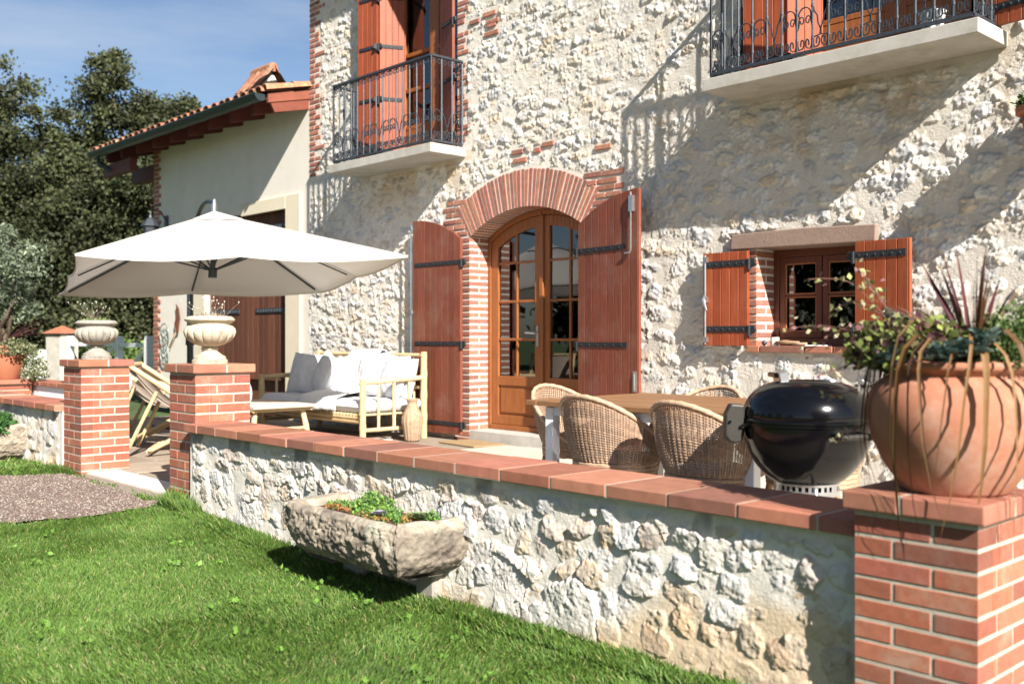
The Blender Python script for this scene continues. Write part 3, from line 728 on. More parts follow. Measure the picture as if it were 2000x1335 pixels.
# roof: pitch
TP = .235
def rz(y): return 4.20 + (y + .60) * TP
RXL, RXR = -17.0, XL - .04
mb = MB()
mb.add([(RXL, -.60, rz(-.6)), (RXR, -.60, rz(-.6)), (RXR, 4.6, rz(4.6)), (RXL, 4.6, rz(4.6))], [(0, 1, 2, 3)], 0, (.6, .6, .6))
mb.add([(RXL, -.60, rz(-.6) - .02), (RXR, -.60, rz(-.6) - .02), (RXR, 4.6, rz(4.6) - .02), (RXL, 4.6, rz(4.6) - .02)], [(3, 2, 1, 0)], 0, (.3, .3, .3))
x = RXL + .05; ci = 0
while x < RXR:
    for j in range(11):
        y0 = -.66 + j * .42 + random.uniform(-.02, .02); y1 = y0 + .47; n = 6; vs = []; jx = random.uniform(-.012, .012)
        for (yy, rad, dz) in ((y0, .098, .045), (y1, .080, .012)):
            for k in range(n + 1):
                t = math.pi * k / n; vs.append((x + jx + rad * math.cos(t), yy, rz(yy) + dz + rad * .85 * math.sin(t) - .03))
        for (yy, rad, dz) in ((y0, .084, .045), (y1, .066, .012)):
            for k in range(n + 1):
                t = math.pi * k / n; vs.append((x + jx + rad * math.cos(t), yy, rz(yy) + dz + rad * .85 * math.sin(t) - .03))
        q = 2 * (n + 1)
        fs = [(k, n + 1 + k, n + 2 + k, k + 1) for k in range(n)] + [(q + k, q + k + 1, q + n + 2 + k, q + n + 1 + k) for k in range(n)] + [(k, k + 1, q + k + 1, q + k) for k in range(n)]
        c = bt(1.05); mb.add(vs, fs, 0, c)
    x += .212; ci += 1
# verge tiles running up the right edge
for j in range(3):
    y0 = -.66 + j * .4; n = 6; vs = []
    for (yy, rad) in ((y0, .085), (y0 + .44, .07)):
        for k in range(n + 1):
            t = math.pi * k / n; vs.append((RXR + .015 + rad * math.cos(t), yy, rz(yy) + rad * math.sin(t) + .02))
    mb.add(vs, [(k, n + 1 + k, n + 2 + k, k + 1) for k in range(n)], 0, (1.35, 1.5, 1.4))
wb(mb, 'roof', mt_roof, smooth=True, auto=50)
mb = MB()
for (zz0, zz1) in ((-.02, -.13), (-.13, -.24)):
    pass
mb.add([(RXR + .03, -.60, rz(-.6) - .02), (RXR + .03, 0, rz(0) - .02), (RXR + .03, 0, rz(0) - .14), (RXR + .03, -.60, rz(-.6) - .14),
        (RXR - .01, -.60, rz(-.6) - .02), (RXR - .01, 0, rz(0) - .02), (RXR - .01, 0, rz(0) - .14), (RXR - .01, -.60, rz(-.6) - .14)],
       [(0, 3, 2, 1), (4, 5, 6, 7), (0, 1, 5, 4), (3, 7, 6, 2), (0, 4, 7, 3)], 0)
mb.add([(RXR + .015, -.56, rz(-.56) - .14), (RXR + .015, 0, rz(0) - .14), (RXR + .015, 0, rz(0) - .27), (RXR + .015, -.50, rz(-.5) - .27),
        (RXR - .03, -.56, rz(-.56) - .14), (RXR - .03, 0, rz(0) - .14), (RXR - .03, 0, rz(0) - .27), (RXR - .03, -.50, rz(-.5) - .27)],
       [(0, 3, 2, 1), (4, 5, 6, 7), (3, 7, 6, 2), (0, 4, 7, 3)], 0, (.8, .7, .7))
wb(mb, 'verge_board', mt_fascia)
x = RXL + .1
while x < RXR - .1:
    mb = MB()
    for (yy0, yy1, hh) in ((-.52, .02, .16),):
        z0, z1 = rz(yy0) - .05, rz(yy1) - .05
        mb.add([(x, yy0, z0), (x + .09, yy0, z0), (x + .09, yy1, z1), (x, yy1, z1), (x, yy0 + .03, z0 - hh), (x + .09, yy0 + .03, z0 - hh), (x + .09, yy1, z1 - hh), (x, yy1, z1 - hh)],
               [(0, 1, 2, 3), (7, 6, 5, 4), (4, 5, 1, 0), (5, 6, 2, 1), (7, 4, 0, 3)])
    wb(mb, 'rafter', mt_beam); x += .62
mb = MB()
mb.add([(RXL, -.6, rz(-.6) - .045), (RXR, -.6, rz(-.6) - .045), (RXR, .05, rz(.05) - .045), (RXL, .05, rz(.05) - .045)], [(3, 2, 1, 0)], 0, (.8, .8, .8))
mb.box(RXL, RXR - .02, -.60, -.585, rz(-.6) - .09, rz(-.6) - .03)
wb(mb, 'soffit_board', mt_beam)
mb = MB(); mb.box(RXL, -15.9, -.5, -.38, 3.78, 3.98); wb(mb, 'eave_beam', mt_beam); mb = MB(); mb.box(RXL, -16.12, -.02, .14, 3.72, 3.95); wb(mb, 'eave_beam', mt_beam)
for k in range(5):
    yy = .6 + k * .8; mb = MB(); mb.box(RXL, -15.98, yy, yy + .1, rz(yy) - .2, rz(yy) - .05); wb(mb, 'rafter', mt_beam)
mb = MB(); n = 8; gy, gz, gr = -.675, 4.165, .088; vs = []
for xx in (RXL - .02, RXR - .02):
    for k in range(n + 1):
        t = math.pi + math.pi * k / n; vs.append((xx, gy + gr * math.cos(t), gz + gr * math.sin(t)))
    for k in range(n + 1):
        t = math.pi + math.pi * k / n; vs.append((xx, gy + (gr - .006) * math.cos(t), gz + (gr - .006) * math.sin(t)))
q = 2 * (n + 1)
mb.add(vs, [(k, q + k, q + k + 1, k + 1) for k in range(n)] + [(n + 1 + k, n + 2 + k, q + n + 2 + k, q + n + 1 + k) for k in range(n)] + [tuple(range(q + n, q - 1, -1)), tuple(range(0, n + 1))])
mb.tube([(RXL - .02, gy - gr, gz), (RXR - .02, gy - gr, gz)], .010, 6); mb.tube([(-16.8, gy, gz - .06), (-16.8, gy + .03, gz - .2), (-16.6, -.35, 3.78)], .035, 8)
wb(mb, 'gutter', mt_gutter, smooth=True, auto=50)
# tiled chimney
mb = MB(); cx, cy = -14.35, 1.05
mb.box(cx - .20, cx + .20, cy - .22, cy + .22, 4.4, 4.98, 0)
mb.add([(cx - .2, cy - .24, 4.98), (cx - .2, cy + .24, 4.98), (cx - .2, cy, 5.30), (cx + .2, cy - .24, 4.98), (cx + .2, cy + .24, 4.98), (cx + .2, cy, 5.30)], [(0, 2, 1), (3, 4, 5), (0, 3, 5, 2), (1, 2, 5, 4)])
ch = wb(mb, 'chimney', mt_plaster)
mb = MB()
for sg in (-1, 1):
    for k in range(4):
        xx = cx - .27 + k * .165; n = 5; vs = []
        for (py2, pz_) in ((cy + sg * .36, 4.91), (cy + sg * .02, 5.34)):
            for q in range(n + 1):
                t = math.pi * q / n; vs.append((xx + .085 * math.cos(t), py2, pz_ + .07 * math.sin(t)))
        mb.add(vs, [(q, q + 1, n + 2 + q, n + 1 + q) for q in range(n)], 0, bt(1.0))
mb.tube([(cx - .36, cy, 5.36), (cx + .27, cy, 5.36)], .075, 8, 0, (1.2, 1.25, 1.2))
wb(mb, 'chimney_tiles', mt_roof, parent=ch)

# ------------------------------------------------------------------ GROUND
def lawn_z(x, y):
    """soil level of the lawn: falls gently towards the camera"""
    return -.045 - .095 * sstep(np.asarray(x, float), -7.0, -3.4) + .012 * (fbm(np.asarray(x, float), np.asarray(y, float), .7, 1, 3) - .5) * 2
gx = np.concatenate([np.arange(-300, -20, 20.), np.arange(-20, -9, .25), np.arange(-9, .5, .05), np.arange(.5, 10, .5), np.arange(10, 300, 20.)])
gy = np.concatenate([np.arange(-300, -20, 20.), np.arange(-20, -8, .5), np.arange(-8, -3.6, .05), np.arange(-3.6, 40, 2.), np.arange(40, 300, 20.)])
GX, GY = np.meshgrid(gx, gy, indexing='ij'); GZ = lawn_z(GX, GY)
GZ = np.where(GY > -3.7, -.14, GZ)
g = np_mesh('ground', np.stack([GX, GY, GZ], -1).reshape(-1, 3), grid_faces(len(gx), len(gy)), mt_lawn, np.ones((GX.size, 3)))
tag(g, 'grassy ground reaching from the lawn to the trees', None, None, 'structure')
# terrace
mb = MB(); mb.box(-12.9, 3.2, -3.9, 0.0, -.12, -.012, 0)
t_ = mb.build('terrace', [mt_mortar]); tag(t_, 'pale stone terrace in front of the house', None, None, 'structure')
mb = MB(); yy = -3.64; r_ = 0
while yy < -.02:
    xx = -7.2 - (.3 if r_ % 2 else 0)
    while xx < 3.2:
        l = random.choice((.6, .6, .8)); v = random.uniform(.94, 1.05)
        mb.box(xx, min(xx + l - .008, 3.2), yy, min(yy + .592, -.0), -.05, random.uniform(-.0015, .0015), 0, (v, v, v * .99)); xx += l
    yy += .6; r_ += 1
t_ = mb.build('terrace_paving', [mt_terrace], bevel=.003); tag(t_, 'cream stone paving slabs of the terrace', None, None, 'structure')
mb = MB(); yy = -3.64; r_ = 0
while yy < -.02:
    xx = -7.21 - random.uniform(0, .2)
    while xx > -12.8:
        l = random.uniform(.45, .85); v = random.uniform(.8, 1.12)
        mb.box(xx - l + .014, xx, yy, min(yy + .45, 0), -.06, random.uniform(-.006, .0), 0, (v, v * .98, v * .96)); xx -= l
    yy += .464; r_ += 1
t_ = mb.build('flagstone_paving', [mt_flag], bevel=.006); tag(t_, 'worn grey brown flagstones behind the gateway', None, None, 'structure')
# gateway threshold slab
mb = MB()
mb.prism([(-8.40, -.10), (-6.68, -.10), (-6.68, -.025), (-8.40, -.025)], -4.02, -3.60)
mb.prism([(-8.30, -.10), (-6.75, -.10), (-6.75, -.036), (-8.30, -.036)], -4.20, -4.025)
t_ = mb.build('threshold_slab', [mt_flag2], bevel=.01); tag(t_, 'flat stone threshold slab between the gate pillars', None, None, 'structure')

# gravel path: sheet with outline, and pebbles
PATH = [(-8.75, -4.05), (-8.25, -3.96), (-6.70, -3.96), (-6.42, -4.18), (-6.38, -4.6), (-6.45, -5.2), (-6.6, -6.6), (-8.7, -6.8), (-8.55, -5.4), (-8.9, -4.7), (-9.6, -4.45), (-11.5, -4.8), (-14, -5.4), (-14, -4.9), (-11.5, -4.45), (-9.6, -4.18)]
PATH = [(-8.45, -4.02), (-6.68, -4.02), (-6.50, -4.20), (-6.46, -4.5), (-6.55, -5.1), (-6.8, -5.8), (-7.4, -7.2), (-11.2, -8.6), (-11, -6.6), (-9.6, -5.1), (-8.7, -4.35)]
def inside(px, py, poly):
    r = np.zeros(px.shape, bool); n = len(poly); j = n - 1
    for i in range(n):
        xi, yi = poly[i]; xj, yj = poly[j]
        c = ((yi > py) != (yj > py)) & (px < (xj - xi) * (py - yi) / (yj - yi + 1e-12) + xi); r ^= c; j = i
    return r
px_ = np.arange(-11.4, -6.3, .03); py_ = np.arange(-8.7, -3.98, .03); PX, PY = np.meshgrid(px_, py_, indexing='ij')
jit = (fbm(PX, PY, .25, 4, 3) - .5) * .25
ins = inside(PX + jit, PY + jit, PATH)
PZ = lawn_z(PX, PY) + .018 + (fbm(PX, PY, .05, 2, 3) - .5) * .012
kp = ins[:-1, :-1] & ins[1:, 1:]
g = np_mesh('gravel_path', np.stack([PX, PY, PZ], -1).reshape(-1, 3), grid_faces(len(px_), len(py_), kp), mt_gravel, np.ones((PX.size, 3)))
tag(g, 'brownish gravel path leading to the gateway', None, None, 'structure')
n = 52000; rx = RNG.uniform(-11, -6.35, n); ry = RNG.uniform(-7.0, -4.02, n)
jj = (fbm(rx, ry, .25, 4, 3) - .5) * .25; ok = inside(rx + jj, ry + jj, PATH); rx = rx[ok]; ry = ry[ok]; n = len(rx)
s = RNG.uniform(.0035, .010, n); rz_ = lawn_z(rx, ry) + .020
ang = RNG.uniform(0, 6.28, n)
base = np.array([[1, 0, 0], [-.5, .8, 0], [-.5, -.8, 0], [.1, .1, .8], [0, 0, -.3]])
bx = base[None] * RNG.uniform(.7, 1.3, (n, 5, 3)); ca, sa = np.cos(ang)[:, None], np.sin(ang)[:, None]
V = np.stack([bx[..., 0] * ca - bx[..., 1] * sa, bx[..., 0] * sa + bx[..., 1] * ca, bx[..., 2]], -1) * s[:, None, None] + np.stack([rx, ry, rz_], -1)[:, None]
F = (np.array([[0, 1, 3], [1, 2, 3], [2, 0, 3]])[None] + np.arange(n)[:, None, None] * 5).reshape(-1, 3)
pc = np.array([(.24, .18, .145), (.17, .125, .10), (.31, .25, .20), (.13, .10, .09), (.25, .165, .13), (.40, .35, .30)])[RNG.integers(0, 6, n)]
g = np_mesh('gravel', V.reshape(-1, 3), F, mt_pebble, np.repeat(pc, 5, 0), smooth=False)
tag(g, 'loose brownish gravel stones scattered over the path', 'gravel', None, 'stuff')

# grass blades
def blades(n, x0, x1, y0, y1, hmin, hmax, wd=.0032, mask=None, seed=1, lean=.6):
    x = RNG.uniform(x0, x1, n); y = RNG.uniform(y0, y1, n)
    d = fbm(x, y, .35, seed, 3); d2 = fbm(x, y, .12, seed + 2, 3)
    ok = RNG.random(n) < sstep(d * .6 + d2 * .4, .24, .44) * .65 + .38
    j = (fbm(x, y, .25, 4, 3) - .5) * .25; ok &= ~inside(x + j, y + j, PATH)
    if mask is not None: ok &= mask(x, y)
    x = x[ok]; y = y[ok]; d = d[ok]; n = len(x); z = lawn_z(x, y) - .004
    tall = .72 + .55 * fbm(x, y, .22, seed + 4, 2)
    h = RNG.uniform(hmin, hmax, n) * tall * np.where(RNG.random(n) < .06, 1.45, 1); a = RNG.uniform(0, 6.28, n)
    la = fbm(x, y, .5, 6, 2) * 9 + RNG.normal(0, 1.0, n); ln = RNG.uniform(.15, lean * 1.5, n) * h
    w = wd * RNG.uniform(.7, 1.35, n); cx, sx = np.cos(a) * w, np.sin(a) * w; lx, ly = np.cos(la) * ln, np.sin(la) * ln
    P = []
    for t, ww in ((0, 1), (.4, .9), (.75, .6), (1, 0)):
        ox = lx * t ** 1.8; oy = ly * t ** 1.8; hz_ = z + h * t * (1 - .18 * t * lean)
        if ww > 0: P += [np.stack([x + ox - cx * ww, y + oy - sx * ww, hz_], -1), np.stack([x + ox + cx * ww, y + oy + sx * ww, hz_], -1)]
        else: P.append(np.stack([x + ox, y + oy, hz_], -1))
    V = np.stack(P, 1); idx = np.arange(n)[:, None, None] * 7
    F = (np.array([[0, 1, 3], [0, 3, 2], [2, 3, 5], [2, 5, 4], [4, 5, 6]])[None] + idx).reshape(-1, 3)
    k = RNG.random(n)[:, None]; pal = np.array([(.108, .200, .034), (.148, .240, .045), (.080, .155, .030)])[RNG.integers(0, 3, n)]
    dry = (RNG.random(n) < .05)[:, None]; c = np.where(dry, np.array([[.36, .31, .14]]), pal * (.75 + .5 * k)) * (.85 + .3 * d[:, None])
    c7 = np.repeat(c[:, None], 7, 1)
    return V.reshape(-1, 3), F, c7.reshape(-1, 3)
def inwall(x, y): return (y < -3.995)
parts = [blades(380000, -6.9, -1.4, -6.45, -3.99, .014, .037, .0024, seed=1), blades(40000, -11.5, -6.5, -6.4, -3.99, .03, .065, .005, seed=1),
         blades(26000, -6.2, -1.2, -4.16, -3.985, .03, .06, seed=3, lean=.5), blades(22000, -15.5, -8.6, -4.9, -3.97, .03, .07, .008, seed=2), blades(26000, -1.5, 1.5, -8, -3.99, .03, .06, .006, seed=1), blades(26000, -9, -1.5, -8.2, -6.4, .03, .06, .006, seed=1),
         blades(2200, -6.6, -6.1, -4.12, -3.99, .06, .13, seed=3, lean=.5), blades(900, -8.8, -8.35, -4.1, -3.99, .04, .09, seed=3)]
off = 0; VV = []; FF = []; CC = []
for v, f, c in parts: VV.append(v); FF.append(f + off); CC.append(c); off += len(v)
g = np_mesh('grass', np.concatenate(VV), np.concatenate(FF), mt_grass, np.concatenate(CC), smooth=False)
tag(g, 'short sunlit green lawn grass in front of the wall', 'grass', None, 'stuff')
# small broad leaves and clover in the lawn
def leaf_cards(P, D, Nn, Ln, Wd, C, fold=.15):
    """P base points, D direction, Nn normal (unit arrays)"""
    S_ = np.cross(D, Nn); S_ /= np.linalg.norm(S_, axis=1)[:, None] + 1e-9
    Ln = Ln[:, None]; Wd = Wd[:, None]
    v0 = P; v1 = P + D * Ln * .45 - S_ * Wd + Nn * Wd * fold; v2 = P + D * Ln; v3 = P + D * Ln * .45 + S_ * Wd + Nn * Wd * fold
    m_ = P + D * Ln * .5
    V = np.stack([v0, v1, v2, v3, m_], 1).reshape(-1, 3); n = len(P); idx = np.arange(n)[:, None, None] * 5
    F = (np.array([[0, 4, 1], [1, 4, 2], [0, 3, 4], [4, 3, 2]])[None] + idx).reshape(-1, 3)
    return V, F, np.repeat(C, 5, 0)
def unit(a): return a / (np.linalg.norm(a, axis=1)[:, None] + 1e-9)
def cloud(name, mat, pts, L_, W_, pal, parent=None, up=.3, out=None, jit=1.0, droop=0):
    n = len(pts); D = RNG.normal(0, 1, (n, 3)); 
    if out is not None: D = D * jit * .6 + out
    D[:, 2] += up - droop; D = unit(D); Nn = unit(np.cross(D, RNG.normal(0, 1, (n, 3))))
    L = RNG.uniform(.7, 1.3, n) * L_; W = RNG.uniform(.7, 1.3, n) * W_
    pal = np.array(pal); c = pal[RNG.integers(0, len(pal), n)] * RNG.uniform(.72, 1.3, (n, 1))
    V, F, C_ = leaf_cards(pts, D, Nn, L, W, c); return np_mesh(name, V, F, mat, C_, parent, smooth=False)
n = 380; x = RNG.uniform(-6.3, -2, n); y = RNG.uniform(-6.2, -4.02, n); k = fbm(x, y, .3, 5, 2) > .56; x = x[k]; y = y[k]
pts = np.repeat(np.stack([x, y, lawn_z(x, y) + .03], -1), 4, 0) + RNG.normal(0, .012, (len(x) * 4, 3)) * (1, 1, .4)
g = cloud('clover', mt_leaf, pts, .028, .010, [(.12, .24, .04), (.16, .30, .05)], up=.5); tag(g, 'small broad leaved weeds growing in the lawn', 'weeds', None, 'stuff')

# ------------------------------------------------------------------ LOW STONE WALL + PILLARS
def low_wall(name, x0, x1, seed, pitch, label, cop=None, ztop=.472, yf=-3.975, yb=-3.68, zb=-.2):
    root = empty(name, ((x0 + x1) / 2, -3.82, 0), 0, label, 'garden wall', 'low stone walls of the terrace'); rp = Vector(root.location)
    xs = np.arange(x0, x1 + pitch, pitch); zs = np.arange(zb, ztop + pitch, pitch); X, Z = np.meshgrid(xs, zs, indexing='ij')
    Ha, ma, ia = stone_field(X, Z + .3, .150, .098, seed, hmax=.027, cover=1.0, warp=.012, cr1=.26, fi=.42, soft=.14)
    Hb, mb_, ib = stone_field(X, Z * .9 + 2, .26, .19, seed + 2, hmax=.032, cover=.22, warp=.014, cr1=.30, fi=.42, soft=.12)
    u = mb_ > .05; H = np.where(u, np.maximum(Hb, Ha * .15), Ha); m = np.where(u, np.maximum(mb_, ma * .15), ma); I = np.where(u, ib, ia)
    f = sstep(ztop - Z, .02, .06) * np.minimum(sstep(X - x0, .03, .07), sstep(x1 - X, .03, .07)); low = sstep(Z, -.12, .08)
    H = H * f * (.45 + .55 * low) + (1 - low) * .012; m = m * sstep(f, .2, .8) * (.55 + .45 * low)
    C = stone_colour(X, Z, m, I, [(.66, .62, .55), (.60, .57, .53), (.56, .48, .42), (.68, .63, .54), (.60, .50, .39), (.60, .58, .55), (.68, .64, .58)], (.72, .67, .58), seed)
    damp = sstep(fbm(X, Z * .5, .35, 3, 3) - Z * .9 + .05, .46, .62)[..., None]; C = C * (1 - damp * (1 - np.array((.88, .74, .58))))
    stain = (sstep(fbm(X, Z * .35, .16, 6, 3), .56, .70) * sstep(Z, ztop - .16, ztop - .02))[..., None]; C = C * (1 - .55 * stain)
    V = np.stack([X - rp.x, yf - H - rp.y, Z], -1).reshape(-1, 3)
    np_mesh('stone_face', V, grid_faces(len(xs), len(zs)), mt_lowrubble, C.reshape(-1, 3), root)
    mb = MB(); mb.box(x0 + .002, x1 - .002, yf + .015, yb, zb, ztop - .002); mb.v = [(a - rp.x, b - rp.y, c - rp.z) for a, b, c in mb.v]
    mb.build('wall_core', mt_mortar, root)
    mb = MB(); mj = MB(); js = cop
    for a, b in zip(js[:-1], js[1:]):
        c = bt(1); mb.box(a + .0045, b - .0045, -4.025 + random.uniform(-.003, .003), -3.655, .474, .525 + random.uniform(-.002, .002), 0, c)
    mj.box(js[0] + .005, js[-1] - .005, -4.021, -3.66, .4735, .5232, 0)
    for q in (mb, mj): q.v = [(a - rp.x, b - rp.y, c - rp.z) for a, b, c in q.v]
    mb.build('coping', mt_tile, root, bevel=.004, seg=2); mj.build('coping_joint', mt_njoint, root)
    return root
JS = [-6.33, -6.136, -5.881, -5.597, -5.300, -5.008, -4.72, -4.428, -4.13, -3.825, -3.52, -3.215, -2.907, -2.60, -2.297, -1.993, -1.688, -1.545]
low_wall('garden_wall', -6.33, -1.545, 2, .0042, 'long low rubble wall with terracotta coping running from the middle pillar to the big pot pillar', JS)
JL = [-14.1 + .3 * i for i in range(18)] + [-8.79]
low_wall('garden_wall', -14.1, -8.79, 4, .011, 'short low rubble wall left of the gateway, under the left coping', JL)

def pillar(x0, y0, wd, ztop, zb, label, capb=.028, n0=0, capt=.058):
    root = empty('brick_pillar', (x0 + wd / 2, y0 + wd / 2, zb), 0, label, 'brick pillar', 'brick pillars of the terrace wall'); rp = Vector(root.location)
    mb = MB(); mj = MB(); p = .0648; h = .0525; z = ztop - capt - .018 - h; i = n0; j = .011
    while z > zb - .06:
        def face(T):
            # two bricks per face and a closer, staggered
            if i % 2 == 0: cuts = [0, .245, wd]
            else: cuts = [0, .125, wd] if wd > .36 else [0, .12, wd]
            for a, b in zip(cuts[:-1], cuts[1:]):
                T(a + (j / 2 if a > 0 else 0), b - (j / 2 if b < wd else 0))
        dz = random.uniform(-.0015, .0015)
        D = .10
        def f1(a, b): mb.box(x0 + a, x0 + b, y0 - random.uniform(0, .002), y0 + D, z + dz, z + h + dz, 0, bt())
        def f2(a, b):
            if a < D: a = D + .001
            mb.box(x0 + wd - D, x0 + wd + random.uniform(0, .002), y0 + a, y0 + b, z + dz, z + h + dz, 0, bt())
        def f3(a, b):
            mb.box(x0 + max(0, a), x0 + min(b, wd - D - .001), y0 + wd - D, y0 + wd, z + dz, z + h + dz, 0, bt())
        def f4(a, b):
            a = max(a, D + .001); b = min(b, wd - D - .001)
            if b > a: mb.box(x0, x0 + D - .001, y0 + a, y0 + b, z + dz, z + h + dz, 0, bt())
        face(f1)
        face(lambda a, b: f2(wd - b, wd - a) if True else None)
        face(f3); face(f4)
        z -= p; i += 1
    mj.box(x0 + .002, x0 + wd - .002, y0 + .002, y0 + wd - .002, zb - .1, ztop - capt)
    mc = MB(); c = capb
    for a, b in ((x0 - c, x0 + wd * .40), (x0 + wd * .40 + .01, x0 + wd + c)):
        mc.box(a, b, y0 - c, y0 + wd * .52, ztop - capt, ztop, 0, bt(.92)); mc.box(a, b, y0 + wd * .52 + .01, y0 + wd + c, ztop - capt, ztop, 0, bt(.92))
    mj.box(x0 - c + .003, x0 + wd + c - .003, y0 - c + .003, y0 + wd + c - .003, ztop - capt + .002, ztop - .002)
    for q in (mb, mj, mc): q.v = [(a - rp.x, b - rp.y, cc - rp.z) for a, b, cc in q.v]
    mb.build('brickwork', mt_nbrick, root, bevel=.0022, seg=1); mj.build('joint', mt_njoint, root); mc.build('cap', mt_tile, root, bevel=.007, seg=3)
    return root
pillar(-1.545, -4.05, .378, .626, -.16, 'large brick pillar in the foreground carrying the big terracotta pot')
pillar(-6.705, -3.95, .40, .915, -.06, 'middle brick pillar carrying the yellowish stone urn, at the end of the long wall', n0=1)
pillar(-8.785, -3.95, .40, .912, -.06, 'left brick pillar of the gateway carrying the grey stone urn', n0=0)
# render fillet where the wall meets the middle pillar
# back-left low wall with its own pier
root = empty('garden_wall', (-13.2, -2.45, 0), 0, 'far low brick topped wall behind the left pillar', 'garden wall', 'low stone walls of the terrace')
mb = MB(); mb.box(-1.0, .85, -.12, .12, -.15, .47); mb.build('stone_face', mt_lowrubble, root)
mb = MB()
for k in range(6): mb.box(-1.0 + k * .31, -1.0 + k * .31 + .30, -.16, .16, .472, .525, 0, bt())
mb.build('coping', mt_tile, root, bevel=.006)
root = empty('brick_pillar', (-14.08, -2.84, 0), 0, 'low brick pier at the far left carrying a round terracotta pot', 'brick pillar', 'brick pillars of the terrace wall')
mb = MB(); z = -.1; i = 0
while z < .47:
    for a, b in (((-.22, .02), (.032, .22)) if i % 2 else ((-.22, -.1), (-.088, .22))): mb.box(a, b, -.22, .22, z, z + .052, 0, bt())
    z += .065; i += 1
mb.build('brickwork', mt_nbrick, root, bevel=.004)
mb = MB(); mb.box(-.212, .212, -.212, .212, -.1, .49); mb.build('joint', mt_njoint, root)
mb = MB(); mb.box(-.26, .26, -.26, .26, .49, .55); mb.build('cap', mt_tile, root, bevel=.006)

# ------------------------------------------------------------------ STONE TROUGHS
def trough(name, x0, x1, yw, dep, z0, z1, seed, label):
    """half-round-bottomed trough fixed to the wall; heightfield-displaced rounded box"""
    root = empty(name, ((x0 + x1) / 2, yw - dep / 2, z0), 0, label, 'stone trough', 'stone troughs fixed to the wall'); rp = Vector(root.location)
    nu, nv = 240, 110; u = np.linspace(0, 1, nu); v = np.linspace(0, 1, nv); U, Vv = np.meshgrid(u, v, indexing='ij')
    # perimeter path seen from above: wall-left -> front-left -> front-right -> wall-right, v from inner bottom over the rim and down to underside
    Lx = x1 - x0; per = dep * 2 + Lx; s = U * per
    cr_ = .11
    hx = np.where(s < dep, x0, np.where(s < dep + Lx, x0 + (s - dep), x1)); hy = np.where(s < dep, yw - s, np.where(s < dep + Lx, yw - dep, yw - dep + (s - dep - Lx)))
    # profile in (inset, z)
    tv = Vv; H_ = z1 - z0
    prof = np.array([(.085, -.09), (.075, -.02), (.065, 0.0), (.02, .006), (.0, -.012), (-.006, -.05), (-.008, -.11), (.012, -.165), (.05, -.205), (.13, -.232), (.30, -.24)])
    prof[:, 1] *= H_ / .24
    pa = np.linspace(0, 1, len(prof)); ins_ = np.interp(tv, pa, prof[:, 0]); zz = z1 + np.interp(tv, pa, prof[:, 1])
    nx_ = sstep(s, dep - cr_, dep + cr_); nx2 = sstep(s, dep + Lx - cr_, dep + Lx + cr_)
    dirx = -(1 - nx_) + nx2; diry = -(nx_ * (1 - nx2)); dl_ = np.hypot(dirx, diry) + 1e-6; dirx /= dl_; diry /= dl_
    cornr = np.exp(-((s - dep) / .08) ** 2) * .038 + np.exp(-((s - dep - Lx) / .07) ** 2) * .034
    ins2 = ins_ + cornr
    left = sstep(dep + .30 - s, 0, .35); ins2 = ins2 + (z1 - zz) * .17 * left          # left end tapers upward
    n1 = fbm(hx * 1.0 + hy, zz, .05, seed, 4, .62) - .5; n2 = fbm(hx + hy, zz * 1.0, .20, seed + 1, 3) - .5; n3 = fbm(hx + hy, zz, .016, seed + 5, 3, .6) - .5
    amp = sstep(tv, .30, .5); e = (n1 * .030 + n2 * .028 + n3 * .024) * (.25 + .75 * amp)
    notch = np.exp(-((s - (dep + Lx * .86) + (zz - z0 - .12) * .35) / .022) ** 2) * .05 * sstep(z1 - zz, .07, .14) * amp
    e = e - notch
    Xp = hx - dirx * (ins2) * 1 + dirx * e; Yp = hy - diry * ins2 + diry * e; Yp = np.minimum(Yp, yw + .03)
    Zp = zz + (n2 * .03 + n3 * .006) * (1 - amp * .6)
    c = .72 + .5 * fbm(hx + hy, zz, .06, seed + 2, 4); lich = sstep(fbm(hx, zz + hy, .10, seed + 3, 4), .52, .66) * sstep(.62 - tv, 0, .25)
    base = np.array((1.0, .96, .92)) * c[..., None]; base = base + (np.array((1.25, 1.42, 1.35)) - base) * (.75 * lich)[..., None]
    base = base * (1 - .35 * sstep(fbm(hx, zz, .13, seed + 4, 3), .52, .62)[..., None] * amp[..., None])
    V = np.stack([Xp - rp.x, Yp - rp.y, Zp - rp.z], -1).reshape(-1, 3)
    F = grid_faces(nu, nv)[:, ::-1]
    np_mesh('trough_body', V, F, mt_trough, base.reshape(-1, 3), root)
    mb = MB(); mb.box(x0 + .06, x1 - .06, yw - dep + .06, yw, z1 - .10, z1 - .035); mb.v = [(a - rp.x, b - rp.y, c - rp.z) for a, b, c in mb.v]
    mb.build('soil', mt_soil, root)
    mb = MB(); mb.box(x1 - .30, x1 - .16, yw - .07, yw + .02, -.2, z0 + .03); mb.box(x0 + .12, x0 + .30, yw - .09, yw + .02, -.2, z0 + .03)
    vv = mb.v
    for q in (0, 8):
        m2 = MB(); m2.add([(a - rp.x, b - rp.y, c - rp.z) for a, b, c in vv[q:q + 8]], mb.f[:6], 0, (.34, .31, .27)); m2.build('support_block', mt_lowrubble, root, bevel=.01)
    return root
trough('stone_trough', -4.50, -3.49, -3.975, .405, .005, .272, 2, 'rough grey stone trough filled with green stonecrop under the long wall')
trough('stone_trough', -10.75, -9.66, -3.975, .40, -.02, .30, 4, 'smooth yellowish stone trough at the left edge under the left wall')

